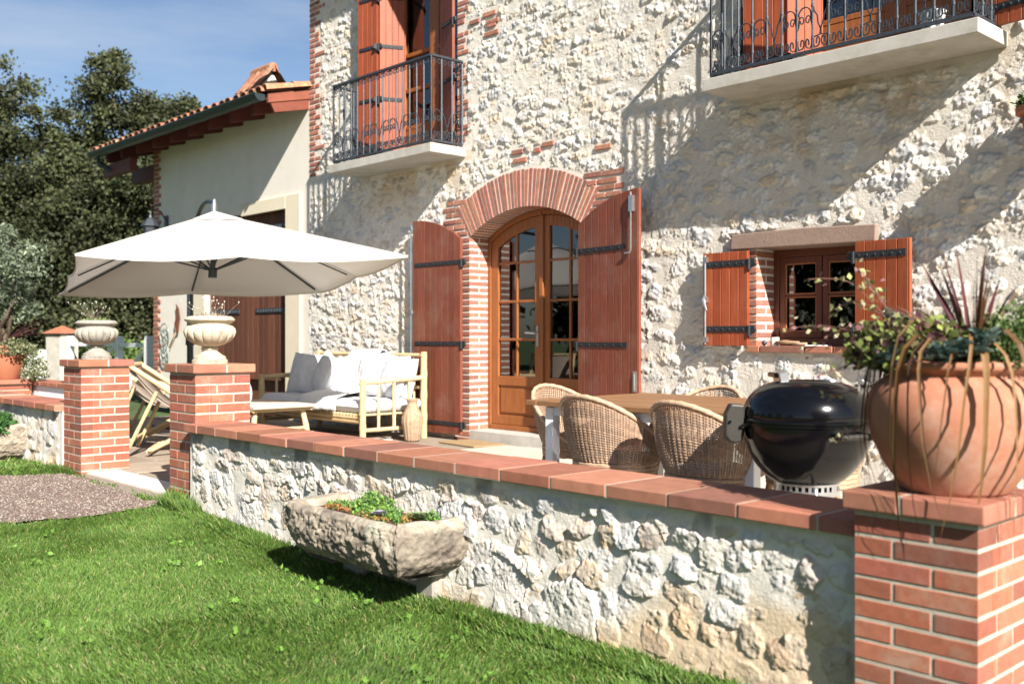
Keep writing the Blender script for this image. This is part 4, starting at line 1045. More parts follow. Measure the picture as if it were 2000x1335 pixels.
# plants in the troughs
def clump(c, r, n): 
    p = RNG.normal(0, 1, (n, 3)); p = unit(p) * RNG.random((n, 1)) ** .4; p[:, 2] = np.abs(p[:, 2]); return p * np.array(r) + np.array(c)
pts = np.concatenate([clump((-4.05, -4.10, .25), (.22, .08, .045), 900), clump((-3.93, -4.17, .245), (.17, .09, .03), 700), clump((-4.15, -4.05, .26), (.09, .05, .075), 350), clump((-4.02, -4.06, .26), (.08, .05, .055), 250), clump((-3.72, -4.12, .24), (.15, .09, .022), 400), clump((-4.28, -4.13, .245), (.13, .06, .022), 300), clump((-3.60, -4.08, .25), (.04, .04, .05), 120)])
g = cloud('stonecrop', mt_leaf, pts, .016, .006, [(.16, .30, .05), (.11, .24, .05), (.22, .34, .07), (.09, .18, .06)], up=.5); tag(g, 'bright green stonecrop mat growing in the stone trough', 'plant')
pts = np.concatenate([clump((-3.92, -4.22, .245), (.15, .035, .02), 320), clump((-4.2, -4.2, .25), (.12, .03, .02), 160), clump((-3.68, -4.16, .24), (.05, .04, .05), 160)])
g = cloud('red_stonecrop', mt_leaf, pts, .013, .005, [(.40, .12, .05), (.45, .22, .08), (.25, .25, .08)], up=.4); tag(g, 'reddish stonecrop along the front rim of the trough', 'plant')
def rosette(c, r, rings, pal, mat, up0=.2, wk=.36, n0=7, ctr=None):
    P = []; D = []; L = []
    for k in range(rings):
        f = (k + 1) / rings; nn = n0 + k * 2
        for i in range(nn):
            a = 2 * math.pi * (i + .5 * (k % 2)) / nn; upc = (1 - f) * 1.4 + up0
            D.append((math.cos(a), math.sin(a), upc)); P.append(c); L.append(r * (.45 + .55 * f))
    D = unit(np.array(D)); P = np.array(P, float); L = np.array(L); sd = np.cross(D, np.array([[0, 0, 1.]])); N_ = unit(np.cross(sd, D))
    C = np.array(pal)[RNG.integers(0, len(pal), len(P))] * RNG.uniform(.85, 1.15, (len(P), 1))
    return leaf_cards(P, D, N_, L, L * wk, C, fold=.35)
def merge(lst):
    off = 0; a = []; b = []; c = []
    for v, f, k in lst: a.append(v); b.append(f + off); c.append(k); off += len(v)
    return np.concatenate(a), np.concatenate(b), np.concatenate(c)
v, f, c = merge([rosette((-3.86, -4.20, .262), .045, 4, [(.36, .33, .40), (.30, .29, .36)], None, .35, .42, 6)])
g = np_mesh('houseleek', v, f, mt_leaf, c, smooth=False); tag(g, 'grey purple rosette succulent in the middle of the trough', 'plant')
v, f, c = merge([rosette((-3.66 + random.uniform(-.04, .04), -4.10 + random.uniform(-.05, .05), .25 + random.uniform(0, .03)), .04, 3, [(.16, .28, .12), (.30, .30, .16)], None, .4, .4, 6) for _ in range(5)])
g = np_mesh('succulent', v, f, mt_leaf, c, smooth=False); tag(g, 'small green rosettes at the right end of the trough', 'plant')
pts = np.concatenate([clump((-9.85, -4.16, .30), (.20, .12, .10), 700), clump((-9.72, -4.24, .24), (.10, .10, .10), 350)])
g = cloud('serrated_plant', mt_leaf, pts, .07, .016, [(.05, .13, .03), (.07, .17, .04), (.04, .10, .03)], up=-.1); tag(g, 'dark green jagged leaved plant spilling from the left trough', 'plant')

# ------------------------------------------------------------------ URNS
def urn(x, y, z, s, label, dark):
    prof = [(.001, 0), (.118, 0), (.118, .026), (.108, .030), (.105, .048), (.082, .060), (.055, .082), (.050, .092), (.058, .097), (.058, .106), (.048, .112), (.060, .120),
            (.100, .132), (.140, .155), (.165, .185), (.174, .215), (.168, .240), (.150, .256), (.138, .262), (.138, .272), (.146, .280), (.165, .292), (.168, .300), (.148, .318), (.140, .322), (.125, .318), (.118, .29), (.001, .285)]
    mb = MB()
    sq = .118
    def flute(t, i):
        if 12 <= i <= 17: return 1 - .085 * (1 - abs(math.sin(t * 8))) ** 2.2 * min(1, (i - 11) / 2)
        return 1
    mb.lathe(prof, 0, 0, 128, 0, (.66, .68, .70) if dark else (1.05, 1.0, .90), flute)
    o = mb.build('stone_urn', mt_urn, None, smooth=True, auto=35)
    o.location = (x, y, z); o.scale = (s, s, s); tag(o, label, 'stone urn', 'fluted stone urns on the gate pillars'); return o
urn(-6.505, -3.75, .9155, 1.02, 'yellowish fluted stone urn on the middle brick pillar', False)
urn(-8.585, -3.75, .9125, 1.02, 'grey fluted stone urn on the left brick pillar', True)
def dry_plant(name, x, y, z, label, n=26, spread=.16, hgt=.16, green=200, pal=((.34, .27, .19), (.45, .38, .30)), gp=((.16, .22, .07), (.28, .27, .13))):
    mb = MB()
    for i in range(n):
        a = random.uniform(0, 6.28); r = random.uniform(0, .12); h = random.uniform(.4, 1) * hgt; p = Vector((x + r * math.cos(a), y + r * math.sin(a), z)); pts = [p]
        d = Vector((random.uniform(-1, 1) * spread, random.uniform(-1, 1) * spread, h))
        for k in range(1, 5): pts.append(p + d * (k / 4) + Vector((random.uniform(-.008, .008), random.uniform(-.008, .008), -spread * .15 * (k / 4) ** 2)))
        c = random.choice(pal); mb.tube(pts, [.0014, .0012, .001, .0009, .0008], 4, 0, c)
        mb.lathe([(.001, 0), (.004, .003), (.005, .008), (.001, .013)], 0, 0, 6, 0, (.6, .56, .5)); 
        q = len(mb.v) - 24; mb.v[q:] = [(a_ + pts[-1].x, b_ + pts[-1].y, c_ + pts[-1].z) for a_, b_, c_ in mb.v[q:]]
    root = mb.build(name, mt_leaf); tag(root, label, 'plant')
    pts = clump((x, y, z - .01), (.125, .125, .035), green)
    cloud('foliage', mt_leaf, pts, .022, .005, gp, root, up=.8); return root
dry_plant('dried_plant', -6.505, -3.75, .9155 + .32, 'dry seed heads and stalks in the yellowish urn', green=260, gp=((.40, .36, .27), (.5, .46, .38), (.36, .28, .2)))
dry_plant('dried_plant', -8.585, -3.75, .9125 + .32, 'sparse stalks and green tuft in the grey urn', n=16, hgt=.2, green=500, gp=((.13, .19, .06), (.25, .24, .12), (.18, .24, .08)))
# half-round ceramic wall planters on the inner sides of the gate pillars
def wallplanter(x, y, z, label):
    mb = MB(); n = 28; vs = []; P = [(0.0, 0), (.03, .10), (.055, .135), (.062, .14), (.05, .12)]
    prof = [(.125, 0.0), (.128, .012), (.118, .030), (.09, .050), (.05, .062), (.001, .066)]
    for i, (r, d) in enumerate(prof):
        for k in range(n):
            t = 2 * math.pi * k / n; vs.append((r * math.cos(t), d, r * math.sin(t)))
    fs = [(i * n + k, (i + 1) * n + k, (i + 1) * n + (k + 1) % n, i * n + (k + 1) % n) for i in range(len(prof) - 1) for k in range(n)] + [tuple(range(n))]
    mb.add(vs, fs); o = mb.build('ceramic_plaque', mt_ceramic, None, smooth=True, auto=50); o.location = (x, y, z); tag(o, label, 'ceramic plaque', 'round ceramic plaques on the inner pillar faces'); return o
wallplanter(-6.46, -3.548, .70, 'round white ceramic plaque on the house side of the middle pillar')
wallplanter(-8.54, -3.548, .72, 'round white ceramic plaque on the house side of the left pillar')

# ------------------------------------------------------------------ BIG TERRACOTTA POT
PX0, PY0, PZ0 = -1.325, -3.835, .627
prof = [(.001, 0), (.150, 0), (.160, .010), (.205, .075), (.245, .155), (.262, .225), (.258, .280), (.238, .325), (.205, .350), (.192, .356), (.196, .366), (.212, .372), (.222, .384), (.218, .397), (.200, .402), (.186, .398), (.180, .37), (.20, .345), (.235, .29), (.235, .2), (.2, .12), (.001, .1)]
mb = MB(); mb.lathe(prof, 0, 0, 96); o = mb.build('terracotta_pot', mt_terra, None, smooth=True, auto=60); o.location = (PX0, PY0, PZ0)
tag(o, 'big bulging terracotta pot with pale bloom on the foreground brick pillar', 'plant pot')
mb = MB(); mb.lathe([(.001, .345), (.200, .345)], 0, 0, 32); so = mb.build('soil', mt_soil, o)
ZR = PZ0 + .36
def ribbon(mb, pts, w, col, nrm=None):
    pts = [Vector(p) for p in pts]; n = len(pts); vs = []
    for i, p in enumerate(pts):
        d = (pts[min(i + 1, n - 1)] - pts[max(0, i - 1)]).normalized(); s_ = d.cross(nrm[i] if nrm else Vector((0, 0, 1)))
        if s_.length < .05: s_ = d.cross(Vector((.3, .9, .1)))
        s_.normalize(); t = i / (n - 1); ww = w * (1 - t ** 3) * (.55 + .45 * min(1, t * 4)); up = s_.cross(d)
        vs += [p - s_ * ww, p + up * ww * -.25, p + s_ * ww]
    fs = []
    for i in range(n - 1): fs += [(i * 3, i * 3 + 1, i * 3 + 4, i * 3 + 3), (i * 3 + 1, i * 3 + 2, i * 3 + 5, i * 3 + 4)]
    mb.add(vs, fs, 0, col)
# cordyline: long dried drooping leaves + live purple spikes
mb = MB(); ctr = Vector((PX0 + .02, PY0, ZR))
def droop(a, r_edge, fall, w, col, lift=.10, curl=0):
    dx, dy = math.cos(a), math.sin(a); tx, ty = -dy, dx; pts = []; nr = []
    P = [(.03, .0), (.10, lift * .8), (.19, lift + .02), (r_edge * .9, lift * .8), (r_edge, lift * .2), (r_edge + .012, -.06), (r_edge + .018, -fall * .45), (r_edge + .0, -fall * .75), (r_edge - .03, -fall)]
    for i, (r_, z_) in enumerate(P):
        k = i / 8; o_ = curl * k * k; pts.append(ctr + Vector((dx * r_ + tx * o_, dy * r_ + ty * o_, z_))); nr.append(Vector((dx, dy, .3)))
    ribbon(mb, pts, w, col, nr)
dry = [(.17, .085, .030), (.22, .12, .045), (.13, .065, .028), (.28, .16, .07), (.09, .05, .028)]
for (a, fall, w, curl) in [(-172, .46, .011, .05), (-165, .50, .010, .10), (-158, .40, .012, .03), (-150, .55, .008, .12), (-176, .36, .011, -.02), (-145, .50, .009, .04), (-140, .42, .007, .02),
                           (-106, .62, .013, .00), (-100, .55, .005, .03), (-58, .52, .006, -.1), (-52, .46, .013, -.03), (-40, .50, .006, .02), (-30, .55, .012, .03), (170, .40, .01, 0), (160, .45, .01, 0), (-20, .5, .01, 0), (0, .5, .01, 0), (60, .4, .01, 0), (100, .45, .01, 0)]:
    droop(R(a), .272, fall * .92, w * .85, random.choice(dry), lift=random.uniform(.07, .12), curl=curl)
for i in range(15):
    a = random.uniform(-3.1, 3.1); droop(a, random.uniform(.265, .30), random.uniform(.15, .5), random.uniform(.003, .007), random.choice(dry), lift=random.uniform(.06, .15), curl=random.uniform(-.1, .1))
g = mb.build('cordyline', mt_leaf); tag(g, 'dried brown strap leaves drooping over the big terracotta pot', 'plant')
mb = MB()
for i in range(26):
    a = random.uniform(0, 6.28); ti = random.uniform(.05, .9); ln = random.uniform(.22, .42); d = Vector((math.cos(a) * ti, math.sin(a) * ti, 1)).normalized(); pts = []
    for k in range(7):
        t = k / 6; pts.append(ctr + Vector((.03, .02, 0)) + d * ln * t + Vector((math.cos(a), math.sin(a), 0)) * .10 * t * t * ti + Vector((0, 0, -.10 * t * t * ti)))
    ribbon(mb, pts, random.uniform(.006, .011), random.choice([(.08, .02, .028), (.12, .03, .035), (.05, .02, .028), (.12, .06, .04), (.24, .11, .045)]), [Vector((-d.y, d.x, .2))] * 7)
g = mb.build('purple_cordyline', mt_leaf); tag(g, 'upright purple spiky leaves in the middle of the big pot', 'plant')
# leafy green-and-purple creeper on the left of the pot
CL = [((-.155, -.075, .05), (.14, .13, .13), 1000), ((-.22, -.02, .09), (.12, .13, .11), 600), ((-.08, -.13, .04), (.13, .09, .11), 650), ((-.17, .05, .12), (.12, .11, .09), 400), ((-.02, -.06, .08), (.14, .10, .12), 450)]
pts = np.concatenate([clump((PX0 + c[0], PY0 + c[1], ZR + c[2] - .03), r, n) for c, r, n in CL])
g = cloud('creeper', mt_leaf, pts, .029, .0135, [(.20, .24, .06), (.15, .19, .05), (.25, .29, .08), (.11, .13, .045), (.14, .06, .06), (.08, .03, .045), (.26, .22, .10)], up=.35); tag(g, 'round leaved yellow green and purple creeper on the left of the big pot', 'plant')
# stems arching out to the left with pale leaves
mb = MB(); sp = []
for (dx, dy, dz, sag) in [(-.30, -.10, .26, .10), (-.42, -.05, .10, .05), (-.38, .02, .02, .10), (-.28, -.06, -.12, -.03), (-.34, .10, .16, .10), (-.25, -.12, -.05, .02), (-.12, -.1, .28, .03), (-.20, .05, .30, .02), (-.2, -.14, -.26, -.05)]:
    p0 = Vector((PX0 - .12, PY0 - .04, ZR + .04)); pts = []
    for k in range(10):
        t = k / 9; pts.append(p0 + Vector((dx, dy, dz)) * t + Vector((0, 0, sag * math.sin(math.pi * t) + .004 * random.uniform(-1, 1))))
        if k > 2:
            for _ in range(3): sp.append(pts[-1] + Vector((random.gauss(0, .012), random.gauss(0, .012), random.gauss(0, .01))))
    mb.tube(pts, .0018, 4, 0, (.28, .14, .10))
root = mb.build('trailing_stem', mt_leaf); tag(root, 'thin arching stems with pale leaves reaching left from the big pot', 'plant')
cloud('foliage', mt_leaf, np.array(sp), .022, .009, [(.42, .38, .24), (.35, .36, .16), (.25, .12, .12), (.30, .32, .12)], root, up=.1)
# frilly blue-green rosettes
def frill(c, r, n=46):
    P = []; D = []; L = []
    for i in range(n):
        a = random.uniform(0, 6.28); b = random.uniform(-.1, 1.2); d = Vector((math.cos(a), math.sin(a), b)).normalized(); P.append(Vector(c) + d * r * random.uniform(.15, .6)); D.append(d); L.append(r * random.uniform(.4, .7))
    P = np.array(P); D = unit(np.array(D) + RNG.normal(0, .15, (n, 3))); N_ = unit(np.cross(np.cross(D, np.array([[0, 0, 1.]])), D) + RNG.normal(0, .25, (n, 3))); L = np.array(L)
    C = np.array([(.09, .145, .125), (.12, .18, .155), (.17, .235, .205), (.06, .10, .085)])[RNG.integers(0, 4, n)]
    return leaf_cards(P, D, N_, L, L * .45, C, fold=.5)
lst = [frill((PX0 + a, PY0 + b, ZR + c), r) for a, b, c, r in [(-.11, -.205, .035, .058), (.045, -.205, .045, .066), (.12, -.17, .06, .072), (.15, -.15, .10, .055), (-.20, .0, .17, .040)]]
v, f, c = merge(lst); g = np_mesh('frilly_succulent', v, f, mt_leaf, c, smooth=False); tag(g, 'frilly blue green rosettes along the front rim of the big pot', 'plant')
# fine green bushy herb at right
pts = np.concatenate([clump((PX0 + .18, PY0 + .02, ZR + .02), (.15, .14, .20), 2600), clump((PX0 + .08, PY0 + .10, ZR + .02), (.12, .12, .16), 1200), clump((PX0 + .24, PY0 + .10, ZR + .06), (.12, .12, .20), 1400)])
g = cloud('bushy_herb', mt_leaf, pts, .017, .0038, [(.10, .17, .04), (.14, .21, .055), (.065, .12, .035), (.17, .23, .08)], up=.9); tag(g, 'fine leaved bright green bush on the right of the big pot', 'plant')
pts = clump((PX0, PY0, ZR - .02), (.17, .17, .09), 900)
g = cloud('dark_foliage', mt_leaf, pts, .03, .009, [(.05, .07, .03), (.08, .05, .04), (.07, .10, .04)], up=.6); tag(g, 'dark undergrowth leaves in the centre of the big pot', 'plant')

# ------------------------------------------------------------------ LEFT POT WITH PLANTS
o = None
mb = MB(); mb.lathe([(.001, 0), (.15, 0), (.165, .02), (.22, .16), (.245, .28), (.235, .37), (.225, .385), (.25, .40), (.255, .43), (.23, .44), (.215, .43), (.21, .36), (.001, .35)], 0, 0, 48)
o = mb.build('terracotta_pot', mt_terra2, None, smooth=True, auto=50); o.location = (-14.10, -2.86, .552); tag(o, 'round orange terracotta pot on the far left brick pier', 'plant pot')
pts = np.concatenate([clump((-13.90, -2.78, .88), (.26, .24, .20), 1300), clump((-13.74, -2.62, .56), (.17, .17, .42), 900), clump((-14.10, -2.86, .93), (.24, .24, .10), 600)])
g = cloud('variegated_plant', mt_leaf, pts, .036, .012, [(.13, .16, .06), (.22, .24, .12), (.09, .12, .045), (.30, .30, .19)], up=-.2); tag(g, 'variegated trailing plant hanging from the far left pot', 'plant')
mb = MB()
for i in range(22):
    a = random.uniform(0, 6.28); ti = random.uniform(.1, 1.1); d = Vector((math.cos(a) * ti, math.sin(a) * ti, 1)).normalized(); ln = random.uniform(.4, .72)
    pts = [Vector((-14.15, -2.92, .95)) + d * ln * t + Vector((math.cos(a), math.sin(a), -1)) * .22 * t * t * ti for t in np.linspace(0, 1, 7)]
    ribbon(mb, pts, .012, random.choice([(.05, .015, .02), (.08, .03, .025), (.12, .07, .04)]), [Vector((-d.y, d.x, .2))] * 7)
g = mb.build('cordyline', mt_leaf); tag(g, 'dark purple cordyline leaves rising from the far left pot', 'plant')

# ------------------------------------------------------------------ DINING TABLE
tx0, tx1, ty0, ty1 = -4.14, -2.52, -2.98, -1.90
root = empty('dining_table', ((tx0 + tx1) / 2, (ty0 + ty1) / 2, 0), 0, 'rectangular outdoor table with slatted teak top and square white legs', 'table')
W_, D_ = (tx1 - tx0) / 2, (ty1 - ty0) / 2
mb = MB(); ns = 9; pw = 2 * (D_ - .0) / ns
for i in range(ns):
    v = random.uniform(.85, 1.15); mb.box(-W_ + .09, W_ - .09, -D_ + i * pw + .002, -D_ + (i + 1) * pw - .002, .712, .740, 0, (v, v, v))
mb.box(-W_, -W_ + .087, -D_, D_, .712, .740, 0, (1.05, 1.02, 1)); mb.box(W_ - .087, W_, -D_, D_, .712, .740)
mb.build('tabletop', mt_teak, root, bevel=.003)
mb = MB()
mb.box(-W_ + .16, W_ - .16, -D_ + .05, -D_ + .08, .66, .711); mb.box(-W_ + .16, W_ - .16, D_ - .08, D_ - .05, .66, .711); mb.box(-W_ + .14, -W_ + .17, -D_ + .08, D_ - .08, .66, .711); mb.box(W_ - .17, W_ - .14, -D_ + .08, D_ - .08, .66, .711)
mb.build('table_frame', mt_whitemetal, root)
for sx in (-1, 1):
    for sy in (-1, 1):
        cx = sx * (W_ - .15); cy = sy * (D_ - .07); mb = MB(); mb.box(cx - .030, cx + .030, cy - .030, cy + .030, 0.001, .705); mb.build('leg', mt_whitemetal, root, bevel=.003)

# ------------------------------------------------------------------ WICKER CHAIRS
def make_chair():
    """open woven barrel chair; local +Y is the front, origin on the floor"""
    root = empty('wicker_chair')
    a_, b_ = .29, .28
    def S(t, v):
        """t angle (-1..1 round the back), v 0 bottom..1 rim"""
        ph = t * R(125); top = .46 + .322 * math.cos(min(1, abs(t)) * math.pi / 2) ** 1.25; bot = .425
        z = bot + (top - bot) * v; fl = .76 + .24 * v ** .7 + .03 * math.sin(v * 3.1); k = 1.0 + .05 * (1 - abs(t)) * v
        return Vector((a_ * fl * math.sin(ph), -b_ * fl * k * math.cos(ph) + .02, float(z)))
    mb = MB(); NT, NV = 84, 25; w_ = .0028
    def rib(pts, w, th=.0018, nrmf=None, off=0):
        vs = []; n = len(pts)
        for i, p in enumerate(pts):
            d = (pts[min(i + 1, n - 1)] - pts[max(0, i - 1)]).normalized(); o_ = Vector((p.x, p.y, 0)).normalized(); s_ = d.cross(o_).normalized(); p = p + o_ * off * (1 if i % 2 else -1)
            vs += [p - s_ * w - o_ * th, p + s_ * w - o_ * th, p + s_ * w + o_ * th, p - s_ * w + o_ * th]
        mb.add(vs, [(i * 4 + k, i * 4 + (k + 1) % 4, i * 4 + 4 + (k + 1) % 4, i * 4 + 4 + k) for i in range(n - 1) for k in range(4)], 0, (random.uniform(.8, 1.15),) * 3)
    for i in range(NT + 1):
        t = -1 + 2 * i / NT
        if i % 4 == 0:
            pass
        rib([S(t, v) for v in np.linspace(0, 1, 9)], w_, off=.001)
    for j in range(NV):
        v = (j + .5) / NV; rib([S(t, v) for t in np.linspace(-1, 1, NT)], w_ * (1.05 if j > 3 else 1.6), off=.0025)
    mb.build('backrest', mt_wicker, root)
    # braided rim and base band
    mb = MB(); rim = [S(t, 1) + Vector((0, 0, .008)) for t in np.linspace(-1, 1, 60)]
    mb.tube(rim, [.0135 + .0018 * math.sin(i * 2.2) for i in range(60)], 8, 0, (1.35, 1.35, 1.3))
    mb.build('rim', mt_wicker, root, smooth=True)
    mb = MB(); n = 60
    for k, (zz, r_) in enumerate(((.422, .015), (.400, .016), (.380, .014))):
        pts = [Vector((a_ * .765 * math.sin(q), -b_ * .765 * math.cos(q) * (1 if math.cos(q) > 0 else .95) + .02, zz)) for q in np.linspace(0, 2 * math.pi, n, endpoint=False)]
        mb.tube(pts, [r_ + .002 * math.sin(i * 2.1 + k) for i in range(n)], 8, 0, (1.1, 1.08, 1.05), closed=True)
    mb.lathe([(.001, .41), (.21, .41), (.21, .385), (.001, .385)], 0, .02, 32)
    mb.build('seat', mt_wicker, root, smooth=True, auto=40)
    mb = MB(); mb.lathe([(.001, .42), (.185, .42), (.204, .43), (.208, .447), (.19, .465), (.001, .473)], 0, .03, 40); mb.build('cushion', mt_cushion, root, smooth=True)
    for sx in (-1, 1):
        for sy in (-1, 1):
            mb = MB(); mb.tube([(sx * .150, .02 + sy * .140, .39), (sx * .205, .02 + sy * .20, .002)], [.019, .013], 8); mb.build('leg', mt_chairwood, root, smooth=True, auto=50)
    return root
CH = [(-3.60, -2.84, 0, 'wicker chair on the garden side of the table, further from the barbecue'),
      (-2.92, -2.88, -4, 'wicker chair beside the right near table leg, its woven back shadowed at one edge by nothing but sun'),
      (-4.28, -2.40, -88, 'wicker chair at the left head of the table near the doorway'),
      (-3.66, -2.02, 180, 'wicker chair on the house side whose rim shows over the middle of the tabletop'),
      (-2.98, -2.02, 182, 'wicker chair on the house side of the table mostly hidden behind the black kettle barbecue'),
      (-2.60, -2.46, 92, 'wicker chair at the right table end, white cushion visible beside the barbecue')]
CH[1] = (-2.92, -2.90, -4, 'wicker chair on the garden side nearest the black barbecue, fully sunlit woven back')
proto = make_chair()
for i, (x, y, a, lab) in enumerate(CH):
    c = proto if i == 0 else copy_tree(proto)
    c.location = (x, y, 0); c.rotation_euler = (0, 0, R(a)); tag(c, lab, 'chair', 'wicker chairs around the dining table')

# ------------------------------------------------------------------ KETTLE BARBECUE
GX_, GY_ = -2.262, -3.115
root = empty('kettle_barbecue', (GX_, GY_, 0), R(0), 'round glossy black kettle barbecue with closed lid standing behind the garden wall', 'barbecue')
r = .268; zr = .742
mb = MB(); pr_ = [(.001, .455)] + [(r * math.sin(t), zr - .012 - (.285) * math.cos(t)) for t in np.linspace(.12, math.pi / 2, 18)] + [(r + .006, zr - .010), (r + .006, zr - .002), (r - .004, zr - .002)]
mb.lathe(pr_, 0, 0, 72); mb.build('bowl', mt_enamel, root, smooth=True, auto=40)
mb = MB(); pl_ = [(r - .006, zr), (r + .004, zr + .001), (r + .004, zr + .010), (r - .003, zr + .016)] + [(r * math.cos(t) ** .62, zr + .018 + .158 * math.sin(t)) for t in np.linspace(.05, math.pi / 2 - .02, 20)] + [(.001, zr + .177)]
mb.lathe(pl_, 0, 0, 72); mb.build('lid', mt_enamel, root, smooth=True, auto=40)
rt = Vector((S_x := .682, .731, 0))      # towards image right
lf = -rt; fwd = Vector((-.731, .682, 0))
mb = MB()
c = lf * (r + .012) + Vector((0, 0, zr))
Mq = Matrix.Translation(c) @ Matrix.Rotation(math.atan2(rt.y, rt.x), 4, 'Z')
mb.prism([(-.075, -.06), (-.055, -.085), (-.03, -.095), (.0, -.085), (.012, -.03), (.010, .07), (-.05, .075), (-.072, .03)], -.03, .03, 0, (1, 1, 1), Mq)
mb.build('side_bracket', mt_greyplate, root, bevel=.008, seg=2)
mb = MB(); mb.tube([Mq @ Vector(p) for p in ((-.055, -.032, .00), (-.055, -.040, .00))], .006, 8); mb.tube([Mq @ Vector((-.01, -.04, -.02)), Mq @ Vector((.03, -.05, -.01))], .008, 6); mb.build('bracket_screw', mt_enamel, root)
# lid handle on two lugs seen edge-on, top left; vent top right
c = lf * .085 + fwd * .10 + Vector((0, 0, zr + .185)); Mh = Matrix.Translation(c) @ Matrix.Rotation(math.atan2(rt.y, rt.x), 4, 'Z') @ Matrix.Rotation(R(-14), 4, 'Y')
mb = MB(); mb.box(-.02, .022, -.06, .06, -.03, .022, 0, (1, 1, 1), Mh); mb.build('handle_shield', mt_steel, root, bevel=.004)
mb = MB(); mb.tube([Mh @ Vector((-.028, -.055, .015)), Mh @ Vector((-.028, .055, .015))], .012, 10); mb.build('lid_handle', mt_enamel, root, smooth=True, auto=50)
c = rt * .10 + Vector((0, 0, zr + .165)); mb = MB(); mb.lathe([(.001, .012), (.038, .012), (.042, 0), (.001, 0)], 0, 0, 24); mb.v = [tuple(Vector(p) + c) for p in mb.v]; mb.build('lid_vent', mt_steel, root, smooth=True, auto=40)
# front handle on the bowl
fr = Vector((.731, -.682, 0)); hd = rt * .10 + fr * .235
Mb = Matrix.Translation(hd + Vector((0, 0, zr - .045))) @ Matrix.Rotation(math.atan2(rt.y, rt.x) + .35, 4, 'Z')
mb = MB(); mb.tube([Mb @ Vector((-.065, -.03, 0)), Mb @ Vector((.065, -.03, 0))], .013, 10); mb.build('front_handle', mt_greyplate, root, smooth=True, auto=50)
mb = MB(); mb.box(-.085, -.068, -.045, .02, -.014, .014, 0, (1, 1, 1), Mb); mb.box(.068, .085, -.045, .02, -.014, .014, 0, (1, 1, 1), Mb); mb.build('handle_lug', mt_enamel, root, bevel=.003)
# ash catcher with punched holes
mb = MB(); n = 64; rc = .135
for k in range(n):
    if k % 2 == 0 or k % 22 > 18:
        a0 = 2 * math.pi * k / n; a1 = 2 * math.pi * (k + 1) / n
        mb.add([(rc * math.cos(a0), rc * math.sin(a0), .455), (rc * math.cos(a1), rc * math.sin(a1), .455), (rc * math.cos(a1), rc * math.sin(a1), .478), (rc * math.cos(a0), rc * math.sin(a0), .478)], [(0, 1, 2, 3)])
for z0, z1 in ((.436, .456), (.476, .488)): mb.lathe([(rc + .001, z0), (rc + .003, z1)], 0, 0, 64)
mb.lathe([(.001, .431), (.13, .431), (rc, .437)], 0, 0, 48); mb.build('ash_catcher', mt_steel, root)
mb = MB(); mb.lathe([(.001, .436), (.12, .436), (.12, .484), (.001, .484)], 0, 0, 24); mb.build('ash_pan_core', mt_enamel, root)
for k in range(3):
    a = R(-43 + 120 * k); mb = MB(); mb.tube([(.12 * math.cos(a), .12 * math.sin(a), .478), (.255 * math.cos(a), .255 * math.sin(a), .012)], .012, 10); mb.build('leg', mt_steel, root, smooth=True, auto=50)
# black round knob-topped tumbler on the table
o = None
mb = MB(); mb.lathe([(.001, 0), (.025, 0), (.027, .005), (.008, .015), (.006, .05), (.014, .058), (.022, .068), (.0245, .082), (.022, .094), (.012, .103), (.001, .105)], 0, 0, 24)
o = mb.build('table_ornament', mt_enamel, None, smooth=True, auto=50); o.location = (-2.86, -2.32, .7405); tag(o, 'small black ball on a stem standing on the teak table', 'ornament')

# ------------------------------------------------------------------ BAMBOO SOFA
def bam(mb, p0, p1, r, nodes=4, n=10, col=None):
    p0 = Vector(p0); p1 = Vector(p1); m = nodes * 4; pts = []; rs = []
    for i in range(m + 1):
        t = i / m; pts.append(p0.lerp(p1, t)); rs.append(r * (1.10 if i % 4 == 0 and 0 < i < m else .97))
    mb.tube(pts, rs, n, 0, col or (random.uniform(.92, 1.08),) * 3)
sx0, sx1, sy0, sy1 = -10.72, -8.62, -1.02, -.22
root = empty('bamboo_sofa', ((sx0 + sx1) / 2, (sy0 + sy1) / 2, 0), 0, 'pale bamboo sofa with white seat cushions standing against the stone wall', 'sofa'); sp_ = Vector(root.location)
def sb(mb, nm, mat, **k): return hb(mb, nm, mat, parent=root, org=sp_, **k)
for x in (sx0, sx1):
    mb = MB(); bam(mb, (x, sy0, 0), (x, sy0, .66), .036); sb(mb, 'leg', mt_bamboo, smooth=True, auto=60)
    mb = MB(); bam(mb, (x, sy1, 0), (x, sy1, .94), .038); sb(mb, 'leg', mt_bamboo, smooth=True, auto=60)
for x in (sx0, sx1):
    mb = MB(); bam(mb, (x, sy0 - .01, .625), (x, sy1, .66), .028); bam(mb, (x, sy0, .13), (x, sy1, .13), .022)
    for k in (1, 2, 3): bam(mb, (x, sy0 + (sy1 - sy0) * k / 4, .14), (x, sy0 + (sy1 - sy0) * k / 4, .64), .017 if k != 2 else .02)
    for yy, zz in ((sy0 - .045, .615), (sy1 - .05, .90), (sy0 - .045, .30), (sy1 - .05, .65)): mb.tube([(x, yy, zz), (x, yy + .03, zz)], .014, 8, 0, (.8, .7, .6))
    sb(mb, 'armrest', mt_bamboo, smooth=True, auto=60)
mb = MB(); bam(mb, (sx0, sy1, .90), (sx1, sy1, .90), .024, 6); bam(mb, (sx0, sy1, .55), (sx1, sy1, .55), .02, 6)
for k in range(1, 12): bam(mb, (sx0 + (sx1 - sx0) * k / 12, sy1, .3), (sx0 + (sx1 - sx0) * k / 12, sy1, .9), .014, 2, 8)
sb(mb, 'back_frame', mt_bamboo, smooth=True, auto=60)
